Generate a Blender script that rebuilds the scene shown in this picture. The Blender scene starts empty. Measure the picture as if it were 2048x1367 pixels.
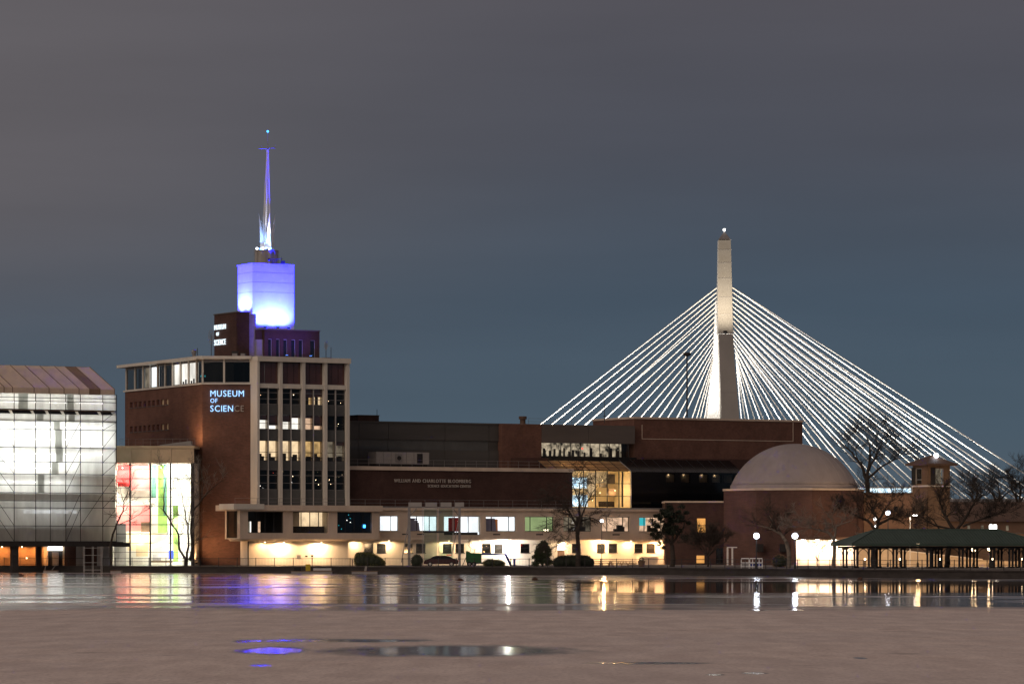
import bpy, math, random
from mathutils import Vector, Matrix
random.seed(7)
R = math.radians
S = bpy.context.scene
COL = S.collection
# ------------------------------------------------------------------ camera
F, CX, HZ, HC = 7500.0, 1024.0, 1092.0, 3.6      # focal length in photo pixels, centre column, horizon row, eye height
cam = bpy.data.cameras.new('camera'); cam_o = bpy.data.objects.new('camera', cam); COL.objects.link(cam_o)
cam_o.location = (0, 0, HC); cam_o.rotation_euler = (R(90), 0, 0)
cam.sensor_width = 36; cam.lens = 36*F/2048; cam.shift_y = (HZ-683.5)/2048
cam.clip_start = 1; cam.clip_end = 20000
S.camera = cam_o
S.view_settings.view_transform = 'Standard'; S.view_settings.look = 'None'
S.view_settings.exposure = 0; S.view_settings.gamma = 1
S.cycles.max_bounces = 5; S.cycles.diffuse_bounces = 2; S.cycles.glossy_bounces = 2
S.cycles.transmission_bounces = 4; S.cycles.transparent_max_bounces = 12
S.cycles.sample_clamp_indirect = 40; S.cycles.use_denoising = True
S.cycles.caustics_reflective = False; S.cycles.caustics_refractive = False
# ------------------------------------------------------------------ night sky with city glow
W = bpy.data.worlds.new('World'); S.world = W; W.use_nodes = True
nt = W.node_tree; N = nt.nodes; L = nt.links
bg = N['Background']
tc = N.new('ShaderNodeTexCoord'); sx = N.new('ShaderNodeSeparateXYZ'); L.new(tc.outputs['Generated'], sx.inputs[0])
ramp = N.new('ShaderNodeValToRGB'); L.new(sx.outputs['Z'], ramp.inputs[0])
cr = ramp.color_ramp
cols = [(0.0, (.080,.104,.128)), (.03, (.068,.102,.136)), (.065, (.061,.089,.124)), (.105, (.073,.080,.102)), (.16, (.092,.086,.1)), (.4, (.14,.115,.11)), (1, (.2,.155,.14))]
while len(cr.elements) < len(cols): cr.elements.new(0.5)
for e, (p, c) in zip(cr.elements, cols): e.position = p; e.color = (*c, 1)
warm = N.new('ShaderNodeMapRange'); warm.interpolation_type = 'SMOOTHSTEP'; L.new(sx.outputs['X'], warm.inputs[0])
warm.inputs[1].default_value = .05; warm.inputs[2].default_value = -.17; warm.inputs[3].default_value = 0; warm.inputs[4].default_value = .85
up = N.new('ShaderNodeMapRange'); up.interpolation_type = 'SMOOTHSTEP'; L.new(sx.outputs['Z'], up.inputs[0])
up.inputs[1].default_value = .035; up.inputs[2].default_value = .1; up.inputs[3].default_value = .1; up.inputs[4].default_value = 1
mm = N.new('ShaderNodeMath'); mm.operation = 'MULTIPLY'; L.new(warm.outputs[0], mm.inputs[0]); L.new(up.outputs[0], mm.inputs[1])
mx = N.new('ShaderNodeMix'); mx.data_type = 'RGBA'; L.new(mm.outputs[0], mx.inputs[0]); L.new(ramp.outputs[0], mx.inputs[6]); mx.inputs[7].default_value = (.128,.117,.125,1)
mp = N.new('ShaderNodeMapping'); mp.inputs['Scale'].default_value = (5, 5, 34); L.new(tc.outputs['Generated'], mp.inputs[0])
nz = N.new('ShaderNodeTexNoise'); nz.inputs['Scale'].default_value = 1.6; nz.inputs['Detail'].default_value = 4; L.new(mp.outputs[0], nz.inputs[0])
nr = N.new('ShaderNodeMapRange'); L.new(nz.outputs[0], nr.inputs[0]); nr.inputs[1].default_value = .3; nr.inputs[2].default_value = .7; nr.inputs[3].default_value = .95; nr.inputs[4].default_value = 1.05
mu = N.new('ShaderNodeMix'); mu.data_type = 'RGBA'; mu.blend_type = 'MULTIPLY'; mu.inputs[0].default_value = 1; L.new(mx.outputs[2], mu.inputs[6]); L.new(nr.outputs[0], mu.inputs[7])
sky = N.new('ShaderNodeTexSky'); sky.sky_type = 'NISHITA'; sky.sun_disc = False; sky.sun_elevation = R(-5); sky.sun_rotation = R(200)
sk = N.new('ShaderNodeMix'); sk.data_type = 'RGBA'; sk.blend_type = 'ADD'; sk.inputs[0].default_value = .05; L.new(mu.outputs[2], sk.inputs[6]); L.new(sky.outputs[0], sk.inputs[7])
L.new(sk.outputs[2], bg.inputs[0]); bg.inputs[1].default_value = 1.0
# soft warm glow of the city behind the viewer
sun = bpy.data.lights.new('city_glow', 'SUN'); sun.energy = .9; sun.angle = R(50); sun.color = (1, .76, .6)
so = bpy.data.objects.new('city_glow', sun); COL.objects.link(so)
so.rotation_euler = Vector((math.sin(R(36))*math.cos(R(24)), math.cos(R(36))*math.cos(R(24)), -math.sin(R(24)))).to_track_quat('-Z', 'Y').to_euler()
# ------------------------------------------------------------------ helpers
DECK = .9
class Fr:
    """A facade frame: x along the facade, y into the building, z up (world). u, v are photo pixels."""
    def __init__(s, u, Y, ang, X=None):
        s.ox = (u-CX)/F*Y if X is None else X; s.oy = Y; s.c = math.cos(R(ang)); s.s = math.sin(R(ang)); s.ang = ang
    def x(s, u, y=0.):
        k = (u-CX)/F
        return (k*(s.oy+y*s.c) - s.ox + y*s.s)/(s.c-k*s.s)
    def yat(s, u, x):     # depth along y at which the line x = const crosses column u
        k = (u-CX)/F
        return (s.ox + x*s.c - k*(s.oy+x*s.s))/(s.s + k*s.c)
    def z(s, u, v, y=0.):
        t = s.oy + s.x(u, y)*s.s + y*s.c
        return HC+(HZ-v)/F*t
    def w(s, p):
        return (s.ox+p[0]*s.c-p[1]*s.s, s.oy+p[0]*s.s+p[1]*s.c, p[2])
def pt(u, v, Y): return Vector(((u-CX)/F*Y, Y, HC+(HZ-v)/F*Y))
class MB:
    def __init__(s): s.v = []; s.f = []
    def add(s, vs, fs):
        n = len(s.v); s.v += [tuple(a) for a in vs]; s.f += [tuple(i+n for i in f) for f in fs]; return s
    def quad(s, a, b, c, d): return s.add([a, b, c, d], [(0, 1, 2, 3)])
    def box(s, x0, x1, y0, y1, z0, z1):
        return s.add([(x0,y0,z0),(x1,y0,z0),(x1,y1,z0),(x0,y1,z0),(x0,y0,z1),(x1,y0,z1),(x1,y1,z1),(x0,y1,z1)],
                     [(3,2,1,0),(4,5,6,7),(0,1,5,4),(1,2,6,5),(2,3,7,6),(3,0,4,7)])
    def room(s, x0, x1, y0, y1, z0, z1):          # open towards -y
        return s.add([(x0,y0,z0),(x1,y0,z0),(x1,y1,z0),(x0,y1,z0),(x0,y0,z1),(x1,y0,z1),(x1,y1,z1),(x0,y1,z1)],
                     [(0,1,2,3),(7,6,5,4),(2,1,5,6),(3,2,6,7),(0,3,7,4)])
    def prism(s, poly, y0, y1):                   # polygon in x,z
        n = len(poly)
        return s.add([(a, y0, b) for a, b in poly]+[(a, y1, b) for a, b in poly],
                     [tuple(range(n)), tuple(range(2*n-1, n-1, -1))]+[(i, i+n, (i+1) % n+n, (i+1) % n) for i in range(n)])
    def slab(s, poly, z0, z1):                    # polygon in x,y
        n = len(poly)
        return s.add([(a, b, z0) for a, b in poly]+[(a, b, z1) for a, b in poly],
                     [tuple(range(n-1, -1, -1)), tuple(range(n, 2*n))]+[(i, (i+1) % n, (i+1) % n+n, i+n) for i in range(n)])
    def tube(s, p, q, r0, r1=None, n=6, caps=True):
        r1 = r0 if r1 is None else r1
        p = Vector(p); q = Vector(q); d = q-p
        if d.length < 1e-6: return s
        d.normalize(); a = d.orthogonal().normalized(); b = d.cross(a)
        vs = [p+(a*math.cos(2*math.pi*i/n)+b*math.sin(2*math.pi*i/n))*r0 for i in range(n)]
        vs += [q+(a*math.cos(2*math.pi*i/n)+b*math.sin(2*math.pi*i/n))*r1 for i in range(n)]
        fs = [(i, (i+1) % n, (i+1) % n+n, i+n) for i in range(n)]
        if caps: fs += [tuple(range(n-1, -1, -1)), tuple(range(n, 2*n))]
        return s.add(vs, fs)
    def path(s, pts, rs, n=6):
        for i in range(len(pts)-1): s.tube(pts[i], pts[i+1], rs[i], rs[i+1], n, False)
        return s
    def lathe(s, prof, cx, cy, n=24, ph=0.):
        vs = []; fs = []; m = len(prof)
        for r, z in prof:
            for i in range(n):
                a = 2*math.pi*(i+ph)/n; vs.append((cx+r*math.cos(a), cy+r*math.sin(a), z))
        for j in range(m-1):
            for i in range(n):
                i2 = (i+1) % n; fs.append((j*n+i, j*n+i2, (j+1)*n+i2, (j+1)*n+i))
        fs += [tuple(range(n-1, -1, -1)), tuple((m-1)*n+i for i in range(n))]
        return s.add(vs, fs)
    def ball(s, c, r, n=10, m=7, sq=1.):
        prof = [(max(1e-3, r*math.sin(math.pi*j/m)), c[2]-r*sq*math.cos(math.pi*j/m)) for j in range(m+1)]
        return s.lathe(prof, c[0], c[1], n)
    def wall(s, x0, x1, z0, z1, holes, y, d):
        """A wall sheet with real openings and reveals; holes = (x0, x1, z0, z1)."""
        xs = sorted({x0, x1, *[a for h in holes for a in h[:2]]}); zs = sorted({z0, z1, *[a for h in holes for a in h[2:]]})
        xs = [a for a in xs if x0 <= a <= x1]; zs = [a for a in zs if z0 <= a <= z1]
        for i in range(len(xs)-1):
            for j in range(len(zs)-1):
                mx_, mz_ = (xs[i]+xs[i+1])/2, (zs[j]+zs[j+1])/2
                if any(h[0] < mx_ < h[1] and h[2] < mz_ < h[3] for h in holes): continue
                a, b, c, e = xs[i], xs[i+1], zs[j], zs[j+1]
                s.quad((a,y,c),(b,y,c),(b,y,e),(a,y,e)); s.quad((b,y+d,c),(a,y+d,c),(a,y+d,e),(b,y+d,e))
        for h in [(x0, x1, z0, z1)]+list(holes):
            a, b, c, e = h
            s.quad((a,y,c),(b,y,c),(b,y+d,c),(a,y+d,c)); s.quad((a,y,e),(a,y+d,e),(b,y+d,e),(b,y,e))
            s.quad((a,y,c),(a,y+d,c),(a,y+d,e),(a,y,e)); s.quad((b,y,c),(b,y,e),(b,y+d,e),(b,y+d,c))
        return s
    def build(s, name, mat, parent=None, fr=None, kind=None, smooth=False):
        me = bpy.data.meshes.new(name)
        vs = [fr.w(p) for p in s.v] if fr else s.v
        o = bpy.data.objects.new(name, me); COL.objects.link(o)
        if parent is not None:
            l = ROOT[parent.name]; o.parent = parent; ROOT[o.name] = l
        else:
            xs, ys, zs = zip(*vs); l = ((min(xs)+max(xs))/2, (min(ys)+max(ys))/2, min(zs)); o.location = l; ROOT[o.name] = l
        me.from_pydata([(p[0]-l[0], p[1]-l[1], p[2]-l[2]) for p in vs], [], s.f)
        me.materials.append(mat if not isinstance(mat, str) else M[mat])
        if smooth: me.polygons.foreach_set('use_smooth', [True]*len(me.polygons))
        me.update()
        if kind: o['kind'] = kind
        return o
ROOT = {}
def tag(o, label, cat, group=None):
    o['label'] = label; o['category'] = cat
    if group: o['group'] = group
    return o
def thing(name, label, cat, loc, group=None):
    o = bpy.data.objects.new(name, None); COL.objects.link(o); o.location = loc; o.empty_display_size = .5; ROOT[o.name] = tuple(loc)
    return tag(o, label, cat, group)
def fthing(name, label, cat, fr, group=None, z=DECK, x=0, y=0):
    p = fr.w((x, y, z)); return thing(name, label, cat, p, group)
def inst(src, parent, d, group=None):             # a moved copy of a part, sharing its mesh
    o = src.copy(); COL.objects.link(o); o.parent = parent; o.location = Vector(src.location)+Vector(d); ROOT[o.name] = ROOT[parent.name]
    return o
def lamp(name, kind, loc, power, color, parent=None, aim=None, size=.1, cone=None, blend=.6, sizey=None):
    l = bpy.data.lights.new(name, kind); l.energy = power; l.color = color
    if kind == 'AREA':
        l.size = size
        if sizey: l.shape = 'RECTANGLE'; l.size_y = sizey
    else: l.shadow_soft_size = size
    if kind == 'SPOT': l.spot_size = R(cone); l.spot_blend = blend
    o = bpy.data.objects.new(name, l); COL.objects.link(o)
    base = Vector((0,0,0))
    if parent is not None: o.parent = parent; base = Vector(ROOT[parent.name])
    o.location = Vector(loc)-base
    if aim is not None: o.rotation_euler = (Vector(aim)-Vector(loc)).to_track_quat('-Z', 'Y').to_euler()
    return o
# ------------------------------------------------------------------ materials
M = {}
def nodes(name):
    m = bpy.data.materials.new(name); m.use_nodes = True; M[name] = m
    return m, m.node_tree.nodes, m.node_tree.links, m.node_tree.nodes['Principled BSDF']
def mat(name, col, rough=.7, var=.18, scale=.6, stretch=(1,1,1), bump=0., metal=0., spec=.35, bscale=None):
    m, n, l, b = nodes(name)
    t = n.new('ShaderNodeTexCoord'); mp = n.new('ShaderNodeMapping'); mp.inputs['Scale'].default_value = stretch; l.new(t.outputs['Object'], mp.inputs[0])
    z = n.new('ShaderNodeTexNoise'); z.inputs['Scale'].default_value = scale; z.inputs['Detail'].default_value = 6; z.inputs['Roughness'].default_value = .65; l.new(mp.outputs[0], z.inputs[0])
    mr = n.new('ShaderNodeMapRange'); l.new(z.outputs[0], mr.inputs[0]); mr.inputs[1].default_value = .3; mr.inputs[2].default_value = .7; mr.inputs[3].default_value = 1-var; mr.inputs[4].default_value = 1+var
    mu = n.new('ShaderNodeMix'); mu.data_type = 'RGBA'; mu.blend_type = 'MULTIPLY'; mu.inputs[0].default_value = 1; mu.inputs[6].default_value = (*col, 1); l.new(mr.outputs[0], mu.inputs[7])
    l.new(mu.outputs[2], b.inputs['Base Color']); b.inputs['Roughness'].default_value = rough; b.inputs['Metallic'].default_value = metal; b.inputs['Specular IOR Level'].default_value = spec
    if bump:
        z2 = n.new('ShaderNodeTexNoise'); z2.inputs['Scale'].default_value = bscale or scale*8; z2.inputs['Detail'].default_value = 4; l.new(mp.outputs[0], z2.inputs[0])
        bp = n.new('ShaderNodeBump'); bp.inputs['Strength'].default_value = bump; bp.inputs['Distance'].default_value = .05; l.new(z2.outputs[0], bp.inputs['Height']); l.new(bp.outputs[0], b.inputs['Normal'])
    return m
def brick(name, c1, c2, mortar):
    m, n, l, b = nodes(name)
    t = n.new('ShaderNodeTexCoord'); s = n.new('ShaderNodeSeparateXYZ'); l.new(t.outputs['Object'], s.inputs[0])
    a = n.new('ShaderNodeMath'); a.operation = 'ADD'; l.new(s.outputs['X'], a.inputs[0]); l.new(s.outputs['Y'], a.inputs[1])
    c = n.new('ShaderNodeCombineXYZ'); l.new(a.outputs[0], c.inputs[0]); l.new(s.outputs['Z'], c.inputs[1])
    br = n.new('ShaderNodeTexBrick'); l.new(c.outputs[0], br.inputs[0])
    br.inputs['Color1'].default_value = (*c1, 1); br.inputs['Color2'].default_value = (*c2, 1); br.inputs['Mortar'].default_value = (*mortar, 1)
    br.inputs['Scale'].default_value = 1; br.inputs['Brick Width'].default_value = .45; br.inputs['Row Height'].default_value = .15; br.inputs['Mortar Size'].default_value = .012; br.inputs['Bias'].default_value = -.2
    z = n.new('ShaderNodeTexNoise'); z.inputs['Scale'].default_value = .35; z.inputs['Detail'].default_value = 7; z.inputs['Roughness'].default_value = .7; l.new(t.outputs['Object'], z.inputs[0])
    mr = n.new('ShaderNodeMapRange'); l.new(z.outputs[0], mr.inputs[0]); mr.inputs[1].default_value = .3; mr.inputs[2].default_value = .7; mr.inputs[3].default_value = .74; mr.inputs[4].default_value = 1.22
    mu = n.new('ShaderNodeMix'); mu.data_type = 'RGBA'; mu.blend_type = 'MULTIPLY'; mu.inputs[0].default_value = 1; l.new(br.outputs[0], mu.inputs[6]); l.new(mr.outputs[0], mu.inputs[7])
    l.new(mu.outputs[2], b.inputs['Base Color']); b.inputs['Roughness'].default_value = .85; b.inputs['Specular IOR Level'].default_value = .2
    return m
def glass(name, tint=(1,1,1), refl=1.0, rough=.02, wav=.0):
    m, n, l, b = nodes(name); n.remove(b)
    tr = n.new('ShaderNodeBsdfTransparent'); tr.inputs[0].default_value = (*tint, 1)
    gl = n.new('ShaderNodeBsdfGlossy'); gl.inputs['Roughness'].default_value = rough
    fr = n.new('ShaderNodeFresnel'); fr.inputs[0].default_value = 1.5
    mu = n.new('ShaderNodeMath'); mu.operation = 'MULTIPLY'; mu.inputs[1].default_value = refl; l.new(fr.outputs[0], mu.inputs[0])
    ge = n.new('ShaderNodeNewGeometry'); bf = n.new('ShaderNodeMath'); bf.operation = 'SUBTRACT'; bf.inputs[0].default_value = 1; l.new(ge.outputs['Backfacing'], bf.inputs[1])
    m3 = n.new('ShaderNodeMath'); m3.operation = 'MULTIPLY'; l.new(mu.outputs[0], m3.inputs[0]); l.new(bf.outputs[0], m3.inputs[1]); mu = m3
    if wav:
        t = n.new('ShaderNodeTexCoord'); z = n.new('ShaderNodeTexNoise'); z.inputs['Scale'].default_value = .9; l.new(t.outputs['Object'], z.inputs[0])
        bp = n.new('ShaderNodeBump'); bp.inputs['Strength'].default_value = wav; bp.inputs['Distance'].default_value = .03; l.new(z.outputs[0], bp.inputs['Height']); l.new(bp.outputs[0], gl.inputs['Normal'])
    mx = n.new('ShaderNodeMixShader'); l.new(mu.outputs[0], mx.inputs[0]); l.new(tr.outputs[0], mx.inputs[1]); l.new(gl.outputs[0], mx.inputs[2])
    l.new(mx.outputs[0], n['Material Output'].inputs[0]); return m
def emit(name, col, st, var=0., scale=.7, stretch=(1,1,1), dark=None):
    m, n, l, b = nodes(name); n.remove(b)
    e = n.new('ShaderNodeEmission'); e.inputs[1].default_value = st; e.inputs[0].default_value = (*col, 1)
    if var:
        t = n.new('ShaderNodeTexCoord'); mp = n.new('ShaderNodeMapping'); mp.inputs['Scale'].default_value = stretch; l.new(t.outputs['Object'], mp.inputs[0])
        z = n.new('ShaderNodeTexNoise'); z.inputs['Scale'].default_value = scale; z.inputs['Detail'].default_value = 3; l.new(mp.outputs[0], z.inputs[0])
        r = n.new('ShaderNodeValToRGB'); l.new(z.outputs[0], r.inputs[0])
        d = dark or tuple(c*(1-var) for c in col)
        r.color_ramp.elements[0].position = .36; r.color_ramp.elements[0].color = (*d, 1); r.color_ramp.elements[1].position = .62; r.color_ramp.elements[1].color = (*col, 1)
        l.new(r.outputs[0], e.inputs[0])
    l.new(e.outputs[0], n['Material Output'].inputs[0]); return m
brick('brick', (.17,.082,.06), (.125,.06,.047), (.15,.11,.09))
brick('brick_dark', (.082,.043,.036), (.062,.034,.03), (.075,.052,.046))
brick('brick_mid', (.115,.06,.05), (.088,.047,.04), (.1,.072,.062))
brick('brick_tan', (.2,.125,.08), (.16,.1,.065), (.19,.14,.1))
mat('white_concrete', (.64,.53,.43), .7, .14, .5, (1,1,.35), .15)
mat('pale_render', (.72,.66,.57), .75, .1, .4, (1,1,.5), .1)
mat('pier_white', (.68,.65,.58), .7, .1, .5, (1,1,.3))
mat('grey_panel', (.08,.078,.075), .6, .16, .3, (.3,.3,3))
mat('grey_band', (.12,.105,.097), .65, .12, .3, (.3,.3,2))
mat('tan_panel', (.62,.48,.31), .6, .1, .6)
mat('spandrel', (.095,.1,.1), .4, .15, .8)
mat('dark_wall', (.03,.027,.026), .8, .2, .5)
mat('dark_metal', (.035,.034,.036), .5, .15, 2, metal=.4)
mat('grey_metal', (.26,.25,.25), .5, .15, 2, metal=.3)
mat('light_metal', (.55,.54,.52), .45, .1, 2, metal=.3)
mat('white_paint', (.78,.77,.74), .5, .06, 1)
mat('dome_skin', (.33,.295,.295), .55, .12, .4, (1,1,.4))
mat('wharf_stone', (.045,.04,.038), .85, .35, .5, (1,1,3), .5)
mat('paving', (.2,.18,.165), .8, .3, .25, (1,1,1), .3)
mat('bark', (.05,.04,.033), .9, .3, 3)
mat('bark_pale', (.2,.17,.14), .9, .3, 3)
mat('leaf', (.035,.055,.022), .6, .4, 2)
mat('leaf_olive', (.13,.13,.04), .6, .4, 2)
mat('leaf_dark', (.02,.028,.016), .7, .4, 2)
mat('green_roof', (.052,.085,.072), .5, .15, .8)
mat('brown_roof', (.12,.075,.055), .7, .2, .8)
mat('brown_wall', (.16,.1,.072), .85, .25, .4)
mat('cream_wall', (.55,.45,.32), .8, .14, .5)
mat('concrete_tower', (.27,.26,.245), .75, .12, .12, (1,1,.3))
mat('cable_white', (.82,.8,.76), .5, .03, .5)
mat('green_paint', (.02,.1,.035), .45, .25, 2)
mat('blue_paint', (.012,.03,.2), .4, .1, 2)
mat('yellow_paint', (.5,.38,.03), .5, .15, 3)
mat('black_rubber', (.012,.012,.012), .7, .1, 2)
mat('car_paint', (.05,.018,.018), .25, .1, 2, spec=.6)
mat('red_fabric', (.55,.04,.03), .8, .15, 2)
mat('violet_fabric', (.33,.3,.42), .8, .15, 2)
mat('orange_panel', (.75,.25,.06), .6, .1, 2)
mat('furniture', (.05,.04,.035), .7, .3, 3)
mat('interior_wall', (.5,.44,.36), .8, .1, 1)
mat('interior_red', (.7,.05,.05), .7, .25, .5)
mat('interior_pink', (.78,.25,.23), .7, .2, .5)
mat('interior_green', (.28,.48,.1), .7, .3, .8)
mat('interior_teal', (.08,.2,.14), .7, .3, .8)
mat('interior_white', (.78,.76,.68), .7, .08, .5)
mat('interior_cream', (.75,.62,.4), .7, .15, .5)
mat('interior_blue', (.05,.09,.6), .6, .1, .5)
mat('wood', (.2,.13,.08), .8, .25, 2)
mat('letter_grey', (.5,.46,.42), .5, .05, 1)
mat('roof_tan', (.68,.55,.44), .75, .13, .7, (1,.3,1))
mat('roof_brown', (.27,.18,.13), .75, .12, .7)
mat('tarp_grey', (.33,.32,.31), .7, .12, .8)
mat('rust', (.09,.045,.03), .9, .3, 3)
mat('dark_glass_red', (.1,.042,.036), .06, .25, .5, spec=.6)
mat('dark_glass', (.014,.016,.02), .05, .4, .5, spec=.7)
mat('black_glass', (.004,.005,.007), .12, .3, .5, spec=.4)
glass('clear_glass', (.97,.98,.98), .8)
glass('smoke_glass', (.5,.48,.45), 1.2, .03, .4)
glass('exhibit_glass', (.78,.86,.84), .8)
emit('lit_white', (1,.93,.84), 1.5, .4, .6, (1,1,.6), (.6,.56,.5))
emit('lit_cool', (.93,.96,1), 1.7, .35, .5, (1,1,.6))
emit('lit_warm', (1,.72,.43), 1.15, .35, .8)
emit('lit_amber', (1,.62,.25), .75, .6, .9)
emit('lit_peach', (1,.64,.42), 1.0, .5, 1.1)
emit('lit_green', (.52,.66,.3), .62, .2, .4)
emit('lit_dim', (.75,.6,.42), .32, .7, .8)
emit('lit_dim_red', (.3,.06,.05), .22, .8, .8)
emit('lit_strip', (1,.8,.55), .6, .97, 1.3, (1,1,1), (.02,.018,.015))
emit('lit_orange', (1,.45,.12), 1.0, .3, .5)
emit('bulb_white', (1,.98,.95), 14)
emit('bulb_soft', (1,.97,.92), 5)
emit('bulb_warm', (1,.72,.42), 10)
emit('globe', (.82,.88,1), 9)
emit('bulb_blue', (.12,.3,1), 9)
emit('letter_lit', (.32,.58,1), 1.9)
emit('letter_white', (.8,.93,1), 1.3)
emit('screen_blue', (.05,.35,1), 5)
emit('screen_cyan', (.05,.7,.9), 2)
emit('screen_teal', (.05,.5,.55), 1)
emit('screen_red', (1,.08,.05), 2)
emit('exhibit_light', (.75,.93,1), 2.2, .7, 1.6, (1,1,1), (.25,.4,.55))
def sheet_mat(name, col, transp):
    m, n, l, b = nodes(name); n.remove(b)
    t = n.new('ShaderNodeTexCoord'); mp = n.new('ShaderNodeMapping'); mp.inputs['Scale'].default_value = (1,1,.35); l.new(t.outputs['Object'], mp.inputs[0])
    z = n.new('ShaderNodeTexNoise'); z.inputs['Scale'].default_value = .9; z.inputs['Detail'].default_value = 5; l.new(mp.outputs[0], z.inputs[0])
    r = n.new('ShaderNodeMapRange'); l.new(z.outputs[0], r.inputs[0]); r.inputs[1].default_value = .3; r.inputs[2].default_value = .7; r.inputs[3].default_value = .8; r.inputs[4].default_value = 1.08
    mu = n.new('ShaderNodeMix'); mu.data_type = 'RGBA'; mu.blend_type = 'MULTIPLY'; mu.inputs[0].default_value = 1; mu.inputs[6].default_value = (*col, 1); l.new(r.outputs[0], mu.inputs[7])
    a = n.new('ShaderNodeBsdfTranslucent'); d = n.new('ShaderNodeBsdfDiffuse'); l.new(mu.outputs[2], a.inputs[0]); l.new(mu.outputs[2], d.inputs[0])
    tr = n.new('ShaderNodeBsdfTransparent'); m1 = n.new('ShaderNodeMixShader'); m1.inputs[0].default_value = .3; l.new(a.outputs[0], m1.inputs[1]); l.new(d.outputs[0], m1.inputs[2])
    m2 = n.new('ShaderNodeMixShader'); m2.inputs[0].default_value = transp; l.new(m1.outputs[0], m2.inputs[1]); l.new(tr.outputs[0], m2.inputs[2])
    l.new(m2.outputs[0], n['Material Output'].inputs[0]); return m
sheet_mat('sheet', (.8,.81,.78), .2)
sheet_mat('sheet_patch', (.52,.53,.5), .15)
sheet_mat('amber_glass', (.62,.42,.24), .12)
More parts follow.
